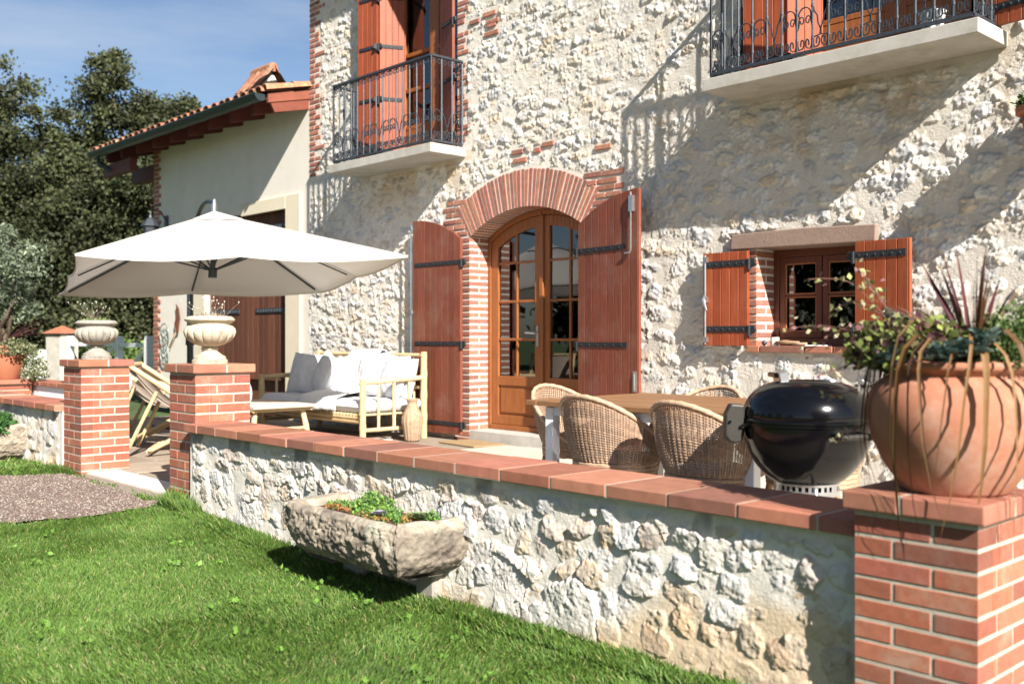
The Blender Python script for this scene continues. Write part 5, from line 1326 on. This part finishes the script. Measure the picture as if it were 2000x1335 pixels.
mb = MB(); bam(mb, (sx0, sy0, .255), (sx1, sy0, .255), .022, 6); bam(mb, (sx0, sy0, .215), (sx1, sy0, .215), .022, 6, col=(.85, .8, .75)); bam(mb, (sx0, sy1, .24), (sx1, sy1, .24), .022, 6)
for k in range(34): bam(mb, (sx0 + .03 + (sx1 - sx0 - .06) * k / 33, sy0 - .02, .288), (sx0 + .03 + (sx1 - sx0 - .06) * k / 33, sy1, .288), .013, 1, 6)
sb(mb, 'seat_frame', mt_bamboo, smooth=True, auto=60)
def pillow(w, d, h, puff=.5, nx=18, ny=18, corner=.12, wr=.010, seed=0, blk=False):
    """cushion in local XY, thickness along Z; returns verts, faces"""
    u = np.linspace(-1, 1, nx); v = np.linspace(-1, 1, ny); U, V_ = np.meshgrid(u, v, indexing='ij')
    if blk: e = np.clip((1 - np.maximum(np.abs(U), np.abs(V_)) ** 10), 0, 1) ** .35
    else: e = np.clip((1 - U ** 2) * (1 - V_ ** 2), 0, 1) ** puff
    pin = 1 - .06 * (1 - np.abs(U * V_)) * (np.maximum(np.abs(U), np.abs(V_)) ** 3) if not blk else 1
    n_ = (fbm(U * w + seed, V_ * d, .18, seed, 3) - .5) * wr * 4 * e
    top = np.stack([U * w / 2 * pin, V_ * d / 2 * pin, e * h / 2 + n_], -1).reshape(-1, 3); bot = np.stack([U * w / 2 * pin, V_ * d / 2 * pin, -e * h / 2 + n_ * .3], -1).reshape(-1, 3)
    F = grid_faces(nx, ny); return np.concatenate([top, bot]), np.concatenate([F, F[:, ::-1] + nx * ny])
def cushion(name, loc, rot, w, d, h, mat=None, parent=None, label=None, **k):
    v, f = pillow(w, d, h, **k); me_o = np_mesh(name, v, f, mat or mt_cushion, np.ones((len(v), 3)), parent)
    me_o.location = loc; me_o.rotation_euler = rot
    if label: tag(me_o, label, 'cushion', 'loose white pillows on the bamboo sofa')
    return me_o
for k in range(2):
    cx = sx0 + .52 + k * 1.05
    cushion('seat_cushion', (cx - sp_.x, -.63 - sp_.y, .37), (0, 0, 0), 1.04, .82, .14, parent=root, blk=True, nx=40, ny=32, seed=k + 1, wr=.006)
for k in range(3):
    cushion('back_cushion', (-10.35 + k * .70 - sp_.x, -.36 - sp_.y, .64), (R(76), 0, 0), .70, .46, .16, parent=root, seed=k, nx=28, ny=24, puff=.35)
cushion('pillow', (-10.42, -.60, .665), (R(74), R(3), R(14)), .50, .50, .17, label='pale grey white square pillow at the left end of the sofa', seed=1, nx=30, ny=30)
cushion('pillow', (-9.92, -.66, .675), (R(70), R(14), R(-20)), .50, .50, .19, label='tilted white pillow in the middle of the sofa, next to the throw', seed=2, nx=30, ny=30)
cushion('pillow', (-9.25, -.46, .68), (R(74), R(-4), R(4)), .50, .50, .18, label='second white pillow from the right arm of the sofa', seed=3, nx=30, ny=30)
cushion('pillow', (-8.86, -.46, .665), (R(72), R(2), R(-6)), .48, .50, .18, label='white pillow against the right arm of the sofa', seed=4, nx=30, ny=30)
# throw draped over back and seat
nu, nv = 26, 50; u = np.linspace(0, 1, nu); v = np.linspace(0, 1, nv); U, V_ = np.meshgrid(u, v, indexing='ij')
path = np.array([(-.20, .62), (-.22, .93), (-.30, .935), (-.42, .80), (-.52, .60), (-.64, .485), (-.90, .462), (-1.04, .43), (-1.07, .30)])
d_ = np.concatenate([[0], np.cumsum(np.hypot(*np.diff(path, axis=0).T))]); d_ /= d_[-1]
wv = (fbm(U * 2, V_ * .6, .25, 3, 3) - .5)
YY = np.interp(V_, d_, path[:, 0]) - .02 * np.abs(wv) - .012; ZZ = np.interp(V_, d_, path[:, 1]) + wv * .05 * (V_ > .15) + .012
XX = -9.62 + (U - .5) * (.52 + .25 * V_) + V_ * .20 + wv * .04
g = np_mesh('throw_blanket', np.stack([XX, YY, ZZ], -1).reshape(-1, 3), grid_faces(nu, nv), mt_throw, np.ones((nu * nv, 3))); s_ = g.modifiers.new('s', 'SOLIDIFY'); s_.thickness = .012
tag(g, 'white throw draped over the back and seat of the bamboo sofa', 'blanket')
# coffee table
root = empty('coffee_table', (-9.75, -1.60, 0), 0, 'low pale bamboo coffee table in front of the sofa', 'table')
mb = MB()
for k in range(30):
    x = -.55 + k * 1.1 / 29; mb.tube([(x, -.36, .375), (x, .36, .375)], .0195, 8, 0, (random.uniform(.85, 1.05),) * 3)
mb.build('tabletop', M('greyed_bamboo', (.56, .48, .37), .12, 10, .7, .2, 60), root, smooth=True, auto=50)
mb = MB(); bam(mb, (-.53, -.34, .345), (.53, -.34, .345), .018); bam(mb, (-.53, .34, .345), (.53, .34, .345), .018); bam(mb, (-.5, -.34, .345), (-.5, .34, .345), .018); bam(mb, (.5, -.34, .345), (.5, .34, .345), .018); bam(mb, (.47, -.3, .14), (.47, .3, .14), .016); bam(mb, (-.47, 0, .14), (.47, 0, .14), .016)
mb.build('table_frame', mt_bamboo, root, smooth=True, auto=50)
for a in (-1, 1):
    for b in (-1, 1):
        mb = MB(); bam(mb, (a * .44, b * .28, .34), (a * .50, b * .33, .0), .030, 2); mb.build('leg', mt_bamboo, root, smooth=True, auto=50)
# willow vase
mb = MB(); mb.lathe([(.001, 0), (.075, 0), (.083, .02), (.098, .12), (.112, .20), (.110, .25), (.088, .31), (.062, .36), (.052, .40), (.060, .425), (.078, .445), (.070, .448), (.050, .42), (.04, .38), (.001, .36)], 0, 0, 90, 0, (1, 1, 1), lambda t, i: 1 + .035 * math.sin(t * 15) * (1 if i < 6 else .15))
o = mb.build('wicker_vase', mt_basket, None, smooth=True); o.location = (-8.46, -.50, 0.001); tag(o, 'tall woven willow vase on the terrace beside the sofa arm', 'vase')
o2 = None
mb = MB(); mb.prism([(-.31, .002), (.31, .002), (.31, .016), (-.31, .016)], -.20, .20); o = mb.build('door_mat', mt_mat, None, bevel=.004); o.location = (-7.80, -.02 - .22, 0); o.rotation_euler = (0, 0, R(-4)); tag(o, 'brown coir mat lying in front of the doorway step', 'door mat')
mb = MB(); mb.box(-.12, .12, -.09, .09, .001, .008); o = mb.build('paving_tile', mt_white, None); o.location = (-8.76, -.72, 0); o.rotation_euler = (0, 0, R(20)); tag(o, 'thin pale tile lying on the ground by the sofa leg', 'tile')

# ------------------------------------------------------------------ CANTILEVER PARASOL
Dn, Cn, An, Bn = [Vector(p) for p in ((-9.26, -3.69, 1.843), (-7.215, -1.498, 1.829), (-12.16, -2.85, 1.598), (-10.07, -.60, 1.628))]
cen = (Dn + Cn + An + Bn) / 4
ex = ((Cn - Dn) + (Bn - An)).normalized(); ey = ((An - Dn) + (Bn - Cn)).normalized(); ey = (ey - ex * ex.dot(ey)).normalized(); en = ex.cross(ey).normalized()
if en.z < 0: en = -en
root = empty('parasol', (-11.65, -1.48, 0), 0, 'large square off white cantilever parasol spread over the sofa corner', 'parasol'); up_ = Vector(root.location)
def ub(mb, nm, mat, **k): return hb(mb, nm, mat, parent=root, org=up_, **k)
RISE = .66; apex = cen + en * RISE
corners = [Dn, Cn, Bn, An]; mids = [(corners[i] + corners[(i + 1) % 4]) / 2 for i in range(4)]
mb = MB(); ring = []
for i in range(4): ring += [corners[i], mids[i] + (cen - mids[i]) * .012]
vs = []; NR, NS = 10, 6; idx = {}
def cpt(seg, f, t):
    a = ring[seg]; b = ring[(seg + 1) % 8]; e = a.lerp(b, f); p = apex.lerp(e, t)
    sag = -.055 * math.sin(math.pi * f) * t * (1 - .25 * t) - .035 * math.sin(math.pi * t); e2 = .0
    p = p + en * (sag + .035 * math.sin(math.pi * t))
    if t > .98: p = p + (cen - e).normalized() * .035 * math.sin(math.pi * f)
    return p
for seg in range(8):
    base = len(mb.v); vs = []
    for j in range(NR + 1):
        for k in range(NS + 1): vs.append(cpt(seg, k / NS, j / NR))
    # short valance
    for k in range(NS + 1): vs.append(cpt(seg, k / NS, 1.0) - Vector((0, 0, .012)))
    fs = [(j * (NS + 1) + k, (j + 1) * (NS + 1) + k, (j + 1) * (NS + 1) + k + 1, j * (NS + 1) + k + 1) for j in range(NR + 1) for k in range(NS)]
    mb.add(vs, fs)
cano = ub(mb, 'canopy', mt_canvas, smooth=True)
mb = MB()
for seg in range(8):
    vs = []
    for t in (0.0, .08, .17):
        for k in range(5): 
            e = ring[seg].lerp(ring[(seg + 1) % 8], k / 4); vs.append(apex.lerp(e, t) + en * (.030 - .10 * t))
    mb.add(vs, [(j * 5 + k, (j + 1) * 5 + k, (j + 1) * 5 + k + 1, j * 5 + k + 1) for j in range(2) for k in range(4)])
ub(mb, 'vent_cap', mt_canvas, smooth=True)
mb = MB()
for i in range(8):
    pts = [cpt(i, 0, t) + en * .004 for t in np.linspace(.12, 1, 10)]; mb.tube(pts, .005, 4, 0, (.8, .78, .74))
mb.tube([cpt(sg, k / 6, 1.0) + en * .002 for sg in range(8) for k in range(6)], .007, 4, 0, (.85, .83, .8), closed=True)
ub(mb, 'hem', mt_canvas)
hub = apex - en * .60
for i in range(8):
    e = ring[i]; mb = MB(); a = apex.lerp(e, .03) - en * .028; b = apex.lerp(e, .93) - en * .030 
    mb.tube([a, b], .012 if i % 2 == 0 else .010, 4); ub(mb, 'rib', mt_alu)
    m_ = apex.lerp(e, .42) - en * .04; mb = MB(); mb.tube([hub, m_], .011, 4); ub(mb, 'strut', mt_alu)
mb = MB(); mb.tube([apex - en * .64, apex + en * .02], .026, 10); mb.tube([apex - en * .67, apex - en * .57], .045, 10); ub(mb, 'hub', mt_alu, smooth=True, auto=50)
mast = Vector((-11.65, -1.48, 0)); top_ = apex + en * .10
mb = MB(); mb.tube([apex + en * .02, apex + en * .11], .028, 8); mb.tube([apex + en * .10, apex + en * .15], .018, 8); ub(mb, 'finial', mt_steel, smooth=True, auto=50)
mb = MB(); mb.tube([mast + Vector((0, 0, .05)), mast + Vector((0, 0, 2.28))], .036, 10); mb.tube([mast + Vector((0, 0, 1.0)), mast + Vector((0, 0, 1.14))], .052, 10)
ub(mb, 'pole', mt_alu, smooth=True, auto=50)
mb = MB(); A0 = mast + Vector((0, 0, 2.2)); A1 = apex + en * .10; pts = []
for t in np.linspace(0, 1, 14): pts.append(A0.lerp(A1, t) + Vector((0, 0, .22 * math.sin(math.pi * t) ** .9)))
mb.tube(pts, .022, 8); ub(mb, 'arm', mt_alu, smooth=True, auto=50)
mb = MB(); mb.box(-.45, .45, -.06, .06, 0, .05); mb.box(-.06, .06, -.45, -.06, 0, .05); mb.box(-.06, .06, .06, .45, 0, .05); mb.build('base', mt_alu, root)

# ------------------------------------------------------------------ DECK CHAIRS
def deck():
    root = empty('deck_chair'); hw = .30
    mb = MB(); tp = Vector((0, 0, .86)); 
    P = dict(bt=(-.18, .84), fb=(.98, .06), rb=(.02, .04), ft=(.80, .46))
    mb = MB()
    for s in (-1, 1):
        bam(mb, (P['bt'][0], s * hw, P['bt'][1]), (P['fb'][0], s * hw, P['fb'][1]), .024, 4)
        bam(mb, (P['rb'][0] - .05, s * (hw - .05), P['rb'][1]), (P['ft'][0], s * (hw - .05), P['ft'][1]), .022, 4)
        bam(mb, (.06, s * (hw - .02), .60), (-.20, s * (hw - .02), .05), .018, 3)
    bam(mb, (P['bt'][0], -hw - .04, P['bt'][1]), (P['bt'][0], hw + .04, P['bt'][1]), .024, 2); bam(mb, (P['ft'][0], -hw, P['ft'][1]), (P['ft'][0], hw, P['ft'][1]), .022, 2)
    bam(mb, (.0, -hw, .07), (.0, hw, .07), .018, 2); bam(mb, (.93, -hw, .09), (.93, hw, .09), .018, 2); bam(mb, (-.16, -hw, .16), (-.16, hw, .16), .016, 2)
    mb.build('frame', mt_bamboo, root, smooth=True, auto=60)
    n = 16; vs = []
    for t in np.linspace(0, 1, n):
        x = P['bt'][0] + (P['ft'][0] - P['bt'][0]) * t; z = P['bt'][1] + (P['ft'][1] - P['bt'][1]) * t - .26 * math.sin(math.pi * t ** .8); vs += [(x, -hw + .03, z), (x, 0, z - .012), (x, hw - .03, z)]
    mb = MB(); mb.add(vs, [(i * 3 + k, i * 3 + k + 1, i * 3 + 4 + k, i * 3 + 3 + k) for i in range(n - 1) for k in range(2)]); o = mb.build('sling', mt_sling, root, smooth=True)
    m = o.modifiers.new('s', 'SOLIDIFY'); m.thickness = .006
    return root
d1 = deck(); d1.location = (-9.20, -2.98, 0); d1.rotation_euler = (0, 0, R(58)); tag(d1, 'bamboo deck chair with taupe sling seen between the two gate pillars', 'deck chair', 'bamboo deck chairs by the gateway')
d2 = copy_tree(d1); d2.location = (-10.15, -2.75, 0); d2.rotation_euler = (0, 0, R(50)); d2['label'] = 'bamboo deck chair mostly hidden behind the left gate pillar, only its top end showing'

# ------------------------------------------------------------------ WALL ITEMS
root = empty('wall_ornament', (-15.62, -.02, .95), 0, 'iron wall ornament of two spoked wheels and a rusty blade on the plaster wall', 'wall ornament')
mb = MB()
for cz, r_ in ((.20, .17), (-.13, .15)):
    mb.tube([(r_ * math.cos(t), -.03, cz + r_ * math.sin(t)) for t in np.linspace(0, 6.283, 28, endpoint=False)], .010, 6, closed=True)
    mb.tube([(.05 * math.cos(t), -.03, cz + .05 * math.sin(t)) for t in np.linspace(0, 6.283, 14, endpoint=False)], .010, 6, closed=True)
    for k in range(8):
        a = k * math.pi / 4; mb.tube([(.05 * math.cos(a), -.03, cz + .05 * math.sin(a)), (r_ * math.cos(a), -.03, cz + r_ * math.sin(a))], .006, 5)
mb.build('wheel', M('aged_zinc', (.25, .28, .26), .3, 20, .6, .2, 60, metal=.3), root, smooth=True, auto=50)
mb = MB(); mb.tube([(.16, -.02, -.02), (.42, -.02, .24), (.40, -.02, .30)], .012, 6); mb.build('rod', mt_bamboo, root, smooth=True)
mb = MB(); mb.prism([(.40, .22), (.50, .24), (.56, .45), (.52, .60), (.42, .68), (.44, .50), (.36, .36)], -.03, -.015); mb.build('blade', mt_rust, root, bevel=.004)
root = empty('wall_lantern', (-15.62, -.06, 2.72), 0, 'grey metal lantern fixed high at the brick corner of the plaster wing', 'lantern')
mb = MB(); mb.lathe([(.001, .34), (.02, .33), (.03, .29), (.06, .27), (.14, .17), (.155, .15), (.13, .145)], 0, -.22, 6); mb.lathe([(.12, .145), (.08, -.12), (.04, -.15), (.001, -.16)], 0, -.22, 6); mb.tube([(0, -.22, .34), (0, -.2, .42), (0, -.05, .40), (0, .04, .25)], .012, 6); mb.box(-.05, .05, .03, .06, .1, .34); mb.build('lantern_body', mt_iron, root)
root = empty('terracotta_wall_pot', (-2.27, -.21, 2.27), 0, 'terracotta pot in an iron ring on the stone wall at the right edge', 'wall pot')
mb = MB(); mb.lathe([(.001, 0), (.10, 0), (.12, .02), (.165, .20), (.168, .23), (.20, .24), (.20, .28), (.175, .285), (.15, .24), (.001, .22)], 0, 0, 40); mb.build('pot', mt_terra2, root, smooth=True, auto=50)
mb = MB(); mb.tube([(.17 * math.cos(t), .17 * math.sin(t), .20) for t in np.linspace(0, 6.283, 30, endpoint=False)], .007, 6, closed=True); mb.tube([(0, .17, .20), (0, .22, .20)], .008, 6); mb.tube([(0, .21, .20), (0, .21, .0), (0, .10, .08)], .007, 6); mb.build('iron_ring', mt_iron, root, smooth=True)
pts = clump((-2.27, -.21, 2.55), (.20, .20, .16), 700); g = cloud('wall_plant', mt_leaf, pts, .05, .015, [(.08, .16, .04), (.12, .2, .05)], up=.4); tag(g, 'green plant growing in the wall pot at the right edge', 'plant')
# things on the window sill
mb = MB(); mb.lathe([(.001, 0), (.034, 0), (.036, .004), (.036, .068), (.032, .068), (.030, .012), (.001, .012)], 0, 0, 28); o = mb.build('candle_jar', M('milky_glass', (.66, .66, .56), .05, 10, .3, 0, 10), None, smooth=True, auto=50); o.location = (-4.40, .03, 1.031); tag(o, 'small pale glass jar on the window sill', 'jar')
mb = MB(); mb.tube([(0, 0, .024), (.08, .01, .027), (.15, .0, .022), (.20, .015, .026)], [.015, .021, .018, .012], 8, 0, (1, .9, .8)); mb.tube([(.16, -.02, .014), (.27, .01, .016)], [.013, .012], 7); o = mb.build('driftwood', mt_basket, None, smooth=True); o.location = (-4.37, .0, 1.031); tag(o, 'pieces of driftwood lying on the window sill', 'driftwood')
mb = MB(); mb.box(-.085, .085, -.05, .05, 0, .008); o = mb.build('slate_tile', mt_white, None, bevel=.002); o.location = (-4.0, .0, 1.031); o.rotation_euler = (0, 0, R(8)); tag(o, 'thin pale flat tile on the window sill', 'tile')
mb = MB(); mb.lathe([(.001, -.022), (.015, -.017), (.022, 0), (.015, .017), (.001, .022)], 0, 0, 16); o = mb.build('round_stone', mt_iron, None, smooth=True); o.location = (-4.47, -.01, 1.053); tag(o, 'small dark round stone at the left end of the window sill', 'stone')
mb = MB(); mb.lathe([(.001, 0), (.06, 0), (.085, .14), (.09, .15), (.08, .15), (.06, .02), (.001, .02)], 0, 0, 28); o = mb.build('white_flowerpot', mt_white, None, smooth=True, auto=50); o.location = (-2.98, -.30, 3.13); tag(o, 'small white flowerpot on the right balcony floor', 'flowerpot')

# ------------------------------------------------------------------ FAR GARDEN
root = empty('gate_post', (-22.85, .82, 0), R(20), 'rendered stone gate post with terracotta cap behind the left urn', 'gate post')
mb = MB(); mb.box(-.24, .24, -.24, .24, 0, 1.18); mb.build('post', M('pale_render', (.42, .39, .33), .2, 4, .9, .4, 20, second=(.16, .15, .13), sscale=3, samt=.75), root, bevel=.02)
mb = MB(); mb.add([(-.31, -.31, 1.18), (.31, -.31, 1.18), (.31, .31, 1.18), (-.31, .31, 1.18), (0, 0, 1.36)], [(3, 2, 1, 0), (0, 1, 4), (1, 2, 4), (2, 3, 4), (3, 0, 4)]); mb.build('cap', mt_terra2, root)
E_ = [(-22.5, .86), (-20.0, .95), (-17.65, .56)]
root = empty('white_fence', (-20, 3, 0), 0, 'white painted post and rail fence between the gate post and the wing', 'fence')
for i, (x, y) in enumerate(E_):
    mb = MB(); mb.box(x + 20 - .07, x + 20 + .07, y - 3 - .07, y - 3 + .07, 0, 1.12); mb.build('post', mt_white, root, bevel=.01)
for a, b in zip(E_[:-1], E_[1:]):
    for zz in (.22, .95):
        p = Vector((a[0] + 20, a[1] - 3, zz)); q = Vector((b[0] + 20, b[1] - 3, zz)); mb = MB(); mb.tube([p, q], .06, 4); mb.build('rail', mt_white, root)
    p = Vector((a[0] + 20, a[1] - 3, .22)); q = Vector((b[0] + 20, b[1] - 3, .95)); mb = MB(); mb.tube([p, q], .045, 4); mb.build('brace', mt_white, root)
root = empty('mesh_fence', (-33, 6, 0), 0, 'dark green mesh fence far behind the gate', 'fence')
mb = MB()
for i in range(160):
    x = -12 + i * .15; mb.box(x, x + .02, -.01, .01, 0, 1.7)
for zz in (.3, 1.0, 1.65): mb.box(-12, 12, -.015, .015, zz, zz + .03)
mb.build('fence_panel', mt_mesh, root); root.rotation_euler = (0, 0, R(60))
# blue barrel and pale rocks behind the fence
mb = MB(); mb.lathe([(.001, 0), (.30, 0), (.30, .3), (.315, .32), (.30, .34), (.30, .85), (.28, .9), (.001, .9)], 0, 0, 24); o = mb.build('garden_barrel', M('blue_plastic', (.05, .14, .20), .1, 6, .5, 0, 10), None, smooth=True, auto=50); o.location = (-20.2, 2.6, 0); tag(o, 'dark blue barrel standing behind the white fence', 'barrel')
pal_r = M('pale_rock', (.62, .60, .54), .15, 4, .95, .6, 10)
for k, (x, y, s, lb) in enumerate([(-26.0, 1.4, .75, 'large pale boulder left of the gate post'), (-27.4, .1, .6, 'smaller pale boulder further left of the gate post'), (-24.6, 4.0, .45, 'pale rock seen under the white fence rail')]):
    mb = MB(); mb.lathe([(.001, 0), (.9, .0), (1.0, .3), (.8, .8), (.45, 1.1), (.001, 1.2)], 0, 0, 14, 0, (1, 1, 1), lambda t, i: 1 + .18 * math.sin(t * 3 + i) + .1 * math.sin(t * 5 + 2 * i)); o = mb.build('boulder', pal_r, None); o.location = (x, y, -.1); o.scale = (s, s * .8, s); tag(o, lb, 'boulder', 'pale boulders in the garden')

def crown(lobes, n, L_, W_, pal, name, parent, ncl=None, sig=.17, up=.2):
    lobes = np.array([(c[0], c[1], c[2], *r) for c, r in lobes]); wt = (lobes[:, 3] * lobes[:, 5]); wt /= wt.sum()
    ncl = ncl or max(60, n // 240); k = RNG.choice(len(lobes), ncl, p=wt); d = unit(RNG.normal(0, 1, (ncl, 3))) * RNG.uniform(.68, 1.08, (ncl, 1)) ; ctr = lobes[k, :3] + d * lobes[k, 3:6]
    sz = RNG.uniform(.6, 1.4, ncl) * sig * lobes[k, 3:6].mean(1); cb = RNG.uniform(.5, 1.55, ncl); j = RNG.integers(0, ncl, n)
    pts = ctr[j] + RNG.normal(0, 1, (n, 3)) * sz[j][:, None] * (1, 1, .62)
    D = RNG.normal(0, 1, (n, 3)); D[:, 2] += up; D = unit(D); Nn = unit(np.cross(D, RNG.normal(0, 1, (n, 3)))); pal = np.array(pal)
    c = pal[RNG.integers(0, len(pal), n)] * cb[j][:, None] * RNG.uniform(.75, 1.25, (n, 1))
    V, F, C_ = leaf_cards(pts, D, Nn, RNG.uniform(.7, 1.3, n) * L_, RNG.uniform(.7, 1.3, n) * W_, c); return np_mesh(name, V, F, mt_leaf, C_, parent, smooth=False)
OAK = [(.046, .056, .022), (.064, .074, .030), (.032, .042, .018), (.088, .096, .040), (.058, .060, .027)]
def tree(name, x, y, lobes, n, label, pal=OAK, trunk_r=.28, trunk_h=2.6, L_=.13, W_=.045, group='evergreen oaks behind the garden', cat='tree', z=-.05, limbs=7, sig=.17):
    root = empty(name, (x, y, z), 0, label, cat, group)
    mb = MB(); h = trunk_h; pts = [Vector((.1 * math.sin(k * 1.3), .1 * math.cos(k * 1.7), h * k / 5)) for k in range(6)]
    mb.tube(pts, [trunk_r * (1.25 if k == 0 else 1 - .09 * k) for k in range(6)], 10)
    for i in range(limbs):
        c, r = lobes[i % len(lobes)]; tgt = Vector(c) + Vector((random.uniform(-.5, .5) * r[0], random.uniform(-.5, .5) * r[1], random.uniform(-.2, .6) * r[2])); p0 = pts[3 + i % 3]
        mid = p0.lerp(tgt, .5) + Vector((random.uniform(-.3, .3), random.uniform(-.3, .3), .1)); mb.tube([p0, p0.lerp(mid, .5), mid, tgt], [trunk_r * .45, trunk_r * .34, trunk_r * .24, trunk_r * .08], 7)
    mb.build('trunk', mt_bark, root, smooth=True)
    crown(lobes, n, L_, W_, pal, 'crown', root, sig=sig); return root

rv = Vector((.682, .731, 0)); dv = Vector((-.731, .682, 0))
def lob(lst):
    return [(tuple(rv * a + dv * b + Vector((0, 0, z))), (r, r, r * .85)) for a, b, z, r in lst]
tree('evergreen_oak', -31.5, 6.3, lob([(-.7, 0, 8.9, 1.25), (-.2, .3, 7.4, 1.6), (1.1, 0, 7.6, 1.25), (1.9, .2, 6.3, 1.3), (-1.6, 0, 6.2, 1.5), (.2, -.5, 5.0, 2.3), (-1.4, 0, 3.4, 2.2), (1.5, 0, 3.4, 2.2), (0, 0, 2.0, 2.4), (-1.0, -.3, 9.6, .7)]), 120000, 'tallest evergreen oak with jagged top in the middle of the tree line', trunk_r=.35, trunk_h=3.4)
tree('evergreen_oak', -35.1, 2.0, lob([(.5, 0, 9.0, 1.5), (-.4, 0, 8.0, 1.9), (.9, 0, 6.6, 1.6), (-1.2, 0, 5.8, 2.4), (.8, 0, 4.4, 2.2), (-.5, 0, 3.0, 2.6), (1.2, 0, 2.2, 2.0)]), 95000, 'dark evergreen oak cut by the left edge of the photo', trunk_r=.35, trunk_h=3.4)
tree('evergreen_oak', -33.0, 4.4, lob([(.1, 0, 7.7, 1.2), (-.3, 0, 6.2, 1.7), (.5, 0, 4.8, 2.1), (0, 0, 3.0, 2.4), (0, 0, 1.8, 2.2)]), 60000, 'lower evergreen oak between the two tall ones', trunk_r=.28, trunk_h=3)
for k, (a, hh, lb) in enumerate([(-9.5, 6.8, 'far oak beyond the left edge'), (-6.0, 7.6, 'far oak standing behind the left oak'), (-2.6, 6.6, 'far oak filling the gap behind the lower oak'), (.8, 7.2, 'far oak behind the tallest oak'), (3.8, 7.4, 'far oak whose top shows just above the tiled wing roof')]):
    b_ = rv * a; 
    tree('evergreen_oak', -38.5 + b_.x + 4, 9.0 + b_.y - 2, lob([(0, 0, hh - 1.4, 1.5), (-1.2, 0, hh - 2.8, 1.9), (1.2, 0, hh - 3, 1.9), (0, 0, 3, 2.7), (-1.5, 0, 1.6, 2), (1.5, 0, 1.6, 2)]), 42000, lb, trunk_r=.3, trunk_h=3, L_=.16, W_=.055)
tree('evergreen_oak', -32.5, 21.8, lob([(0, 0, 11.2, .9), (.2, 0, 9.5, 1.4), (-.4, 0, 8.0, 1.7), (.2, 0, 6, 2.2)]), 16000, 'tree top peeping between the wing roof and the stone house', trunk_r=.3, trunk_h=5)
OLV = [(.13, .16, .10), (.17, .20, .13), (.10, .13, .075), (.21, .24, .17)]
tree('olive_tree', -18.8, -1.55, lob([(0, 0, 2.25, .62), (-.7, 0, 2.3, .8), (.38, .1, 1.9, .42), (-.6, 0, 1.75, .7), (-.15, 0, 2.75, .40), (-1.3, 0, 2.0, .8)]), 24000, 'silvery olive tree at the left edge behind the terracotta pot', pal=OLV, trunk_r=.10, trunk_h=1.3, L_=.085, W_=.014, group='olive trees', cat='olive tree', sig=.26)
HED = [(.10, .16, .035), (.14, .20, .05), (.07, .12, .03)]
for k, (x, y, w_, h_, lb, pal) in enumerate([(-24.6, 4.6, 1.5, 1.3, 'light green bush behind the white fence near the wing', HED), (-27.5, 3.2, 1.5, 1.2, 'light green bush behind the grey urn', HED), (-31.0, 1.6, 1.8, 1.0, 'low bush behind the mesh fence on the left', OAK), (-27.0, 7.0, 2.0, 2.4, 'dark bush behind the plaster wing corner', OAK)]):
    tree('garden_bush', x, y, [((0, 0, h_ * .55), (w_ * .6, w_ * .6, h_ * .5)), ((w_ * .5, .2, h_ * .45), (w_ * .5, w_ * .5, h_ * .42)), ((-w_ * .5, -.2, h_ * .4), (w_ * .5, w_ * .5, h_ * .4))], 9000, lb, pal=pal, trunk_r=.05, trunk_h=.5, L_=.10, W_=.035, group='bushes beyond the terrace', cat='bush')
for k, (x, y, hh, lb) in enumerate([(-33, -9.5, 5.2, 'tree across the lawn reflected in the left door panes'), (-29, -15, 5.6, 'tree across the lawn reflected in the door glass'), (-23.5, -19.5, 6.4, 'tree across the lawn reflected low in the arched door'), (-17.5, -23.5, 7.0, 'tree across the lawn reflected in the small window'), (-10.5, -26, 7.5, 'tree across the lawn reflected in the barbecue lid'), (-2, -27, 7.5, 'tree far behind the camera by the lawn edge')]):
    tree('garden_tree', x, y, lob([(0, 0, hh - 1.3, 1.5), (-1.6, 0, hh - 2.4, 1.8), (1.6, 0, hh - 2.4, 1.8), (0, 0, 1.9, 2.4), (-2.2, 0, 1.3, 1.7), (2.2, 0, 1.3, 1.7)]), 9000, lb, trunk_r=.25, trunk_h=2, L_=.34, W_=.13, group='trees across the lawn')
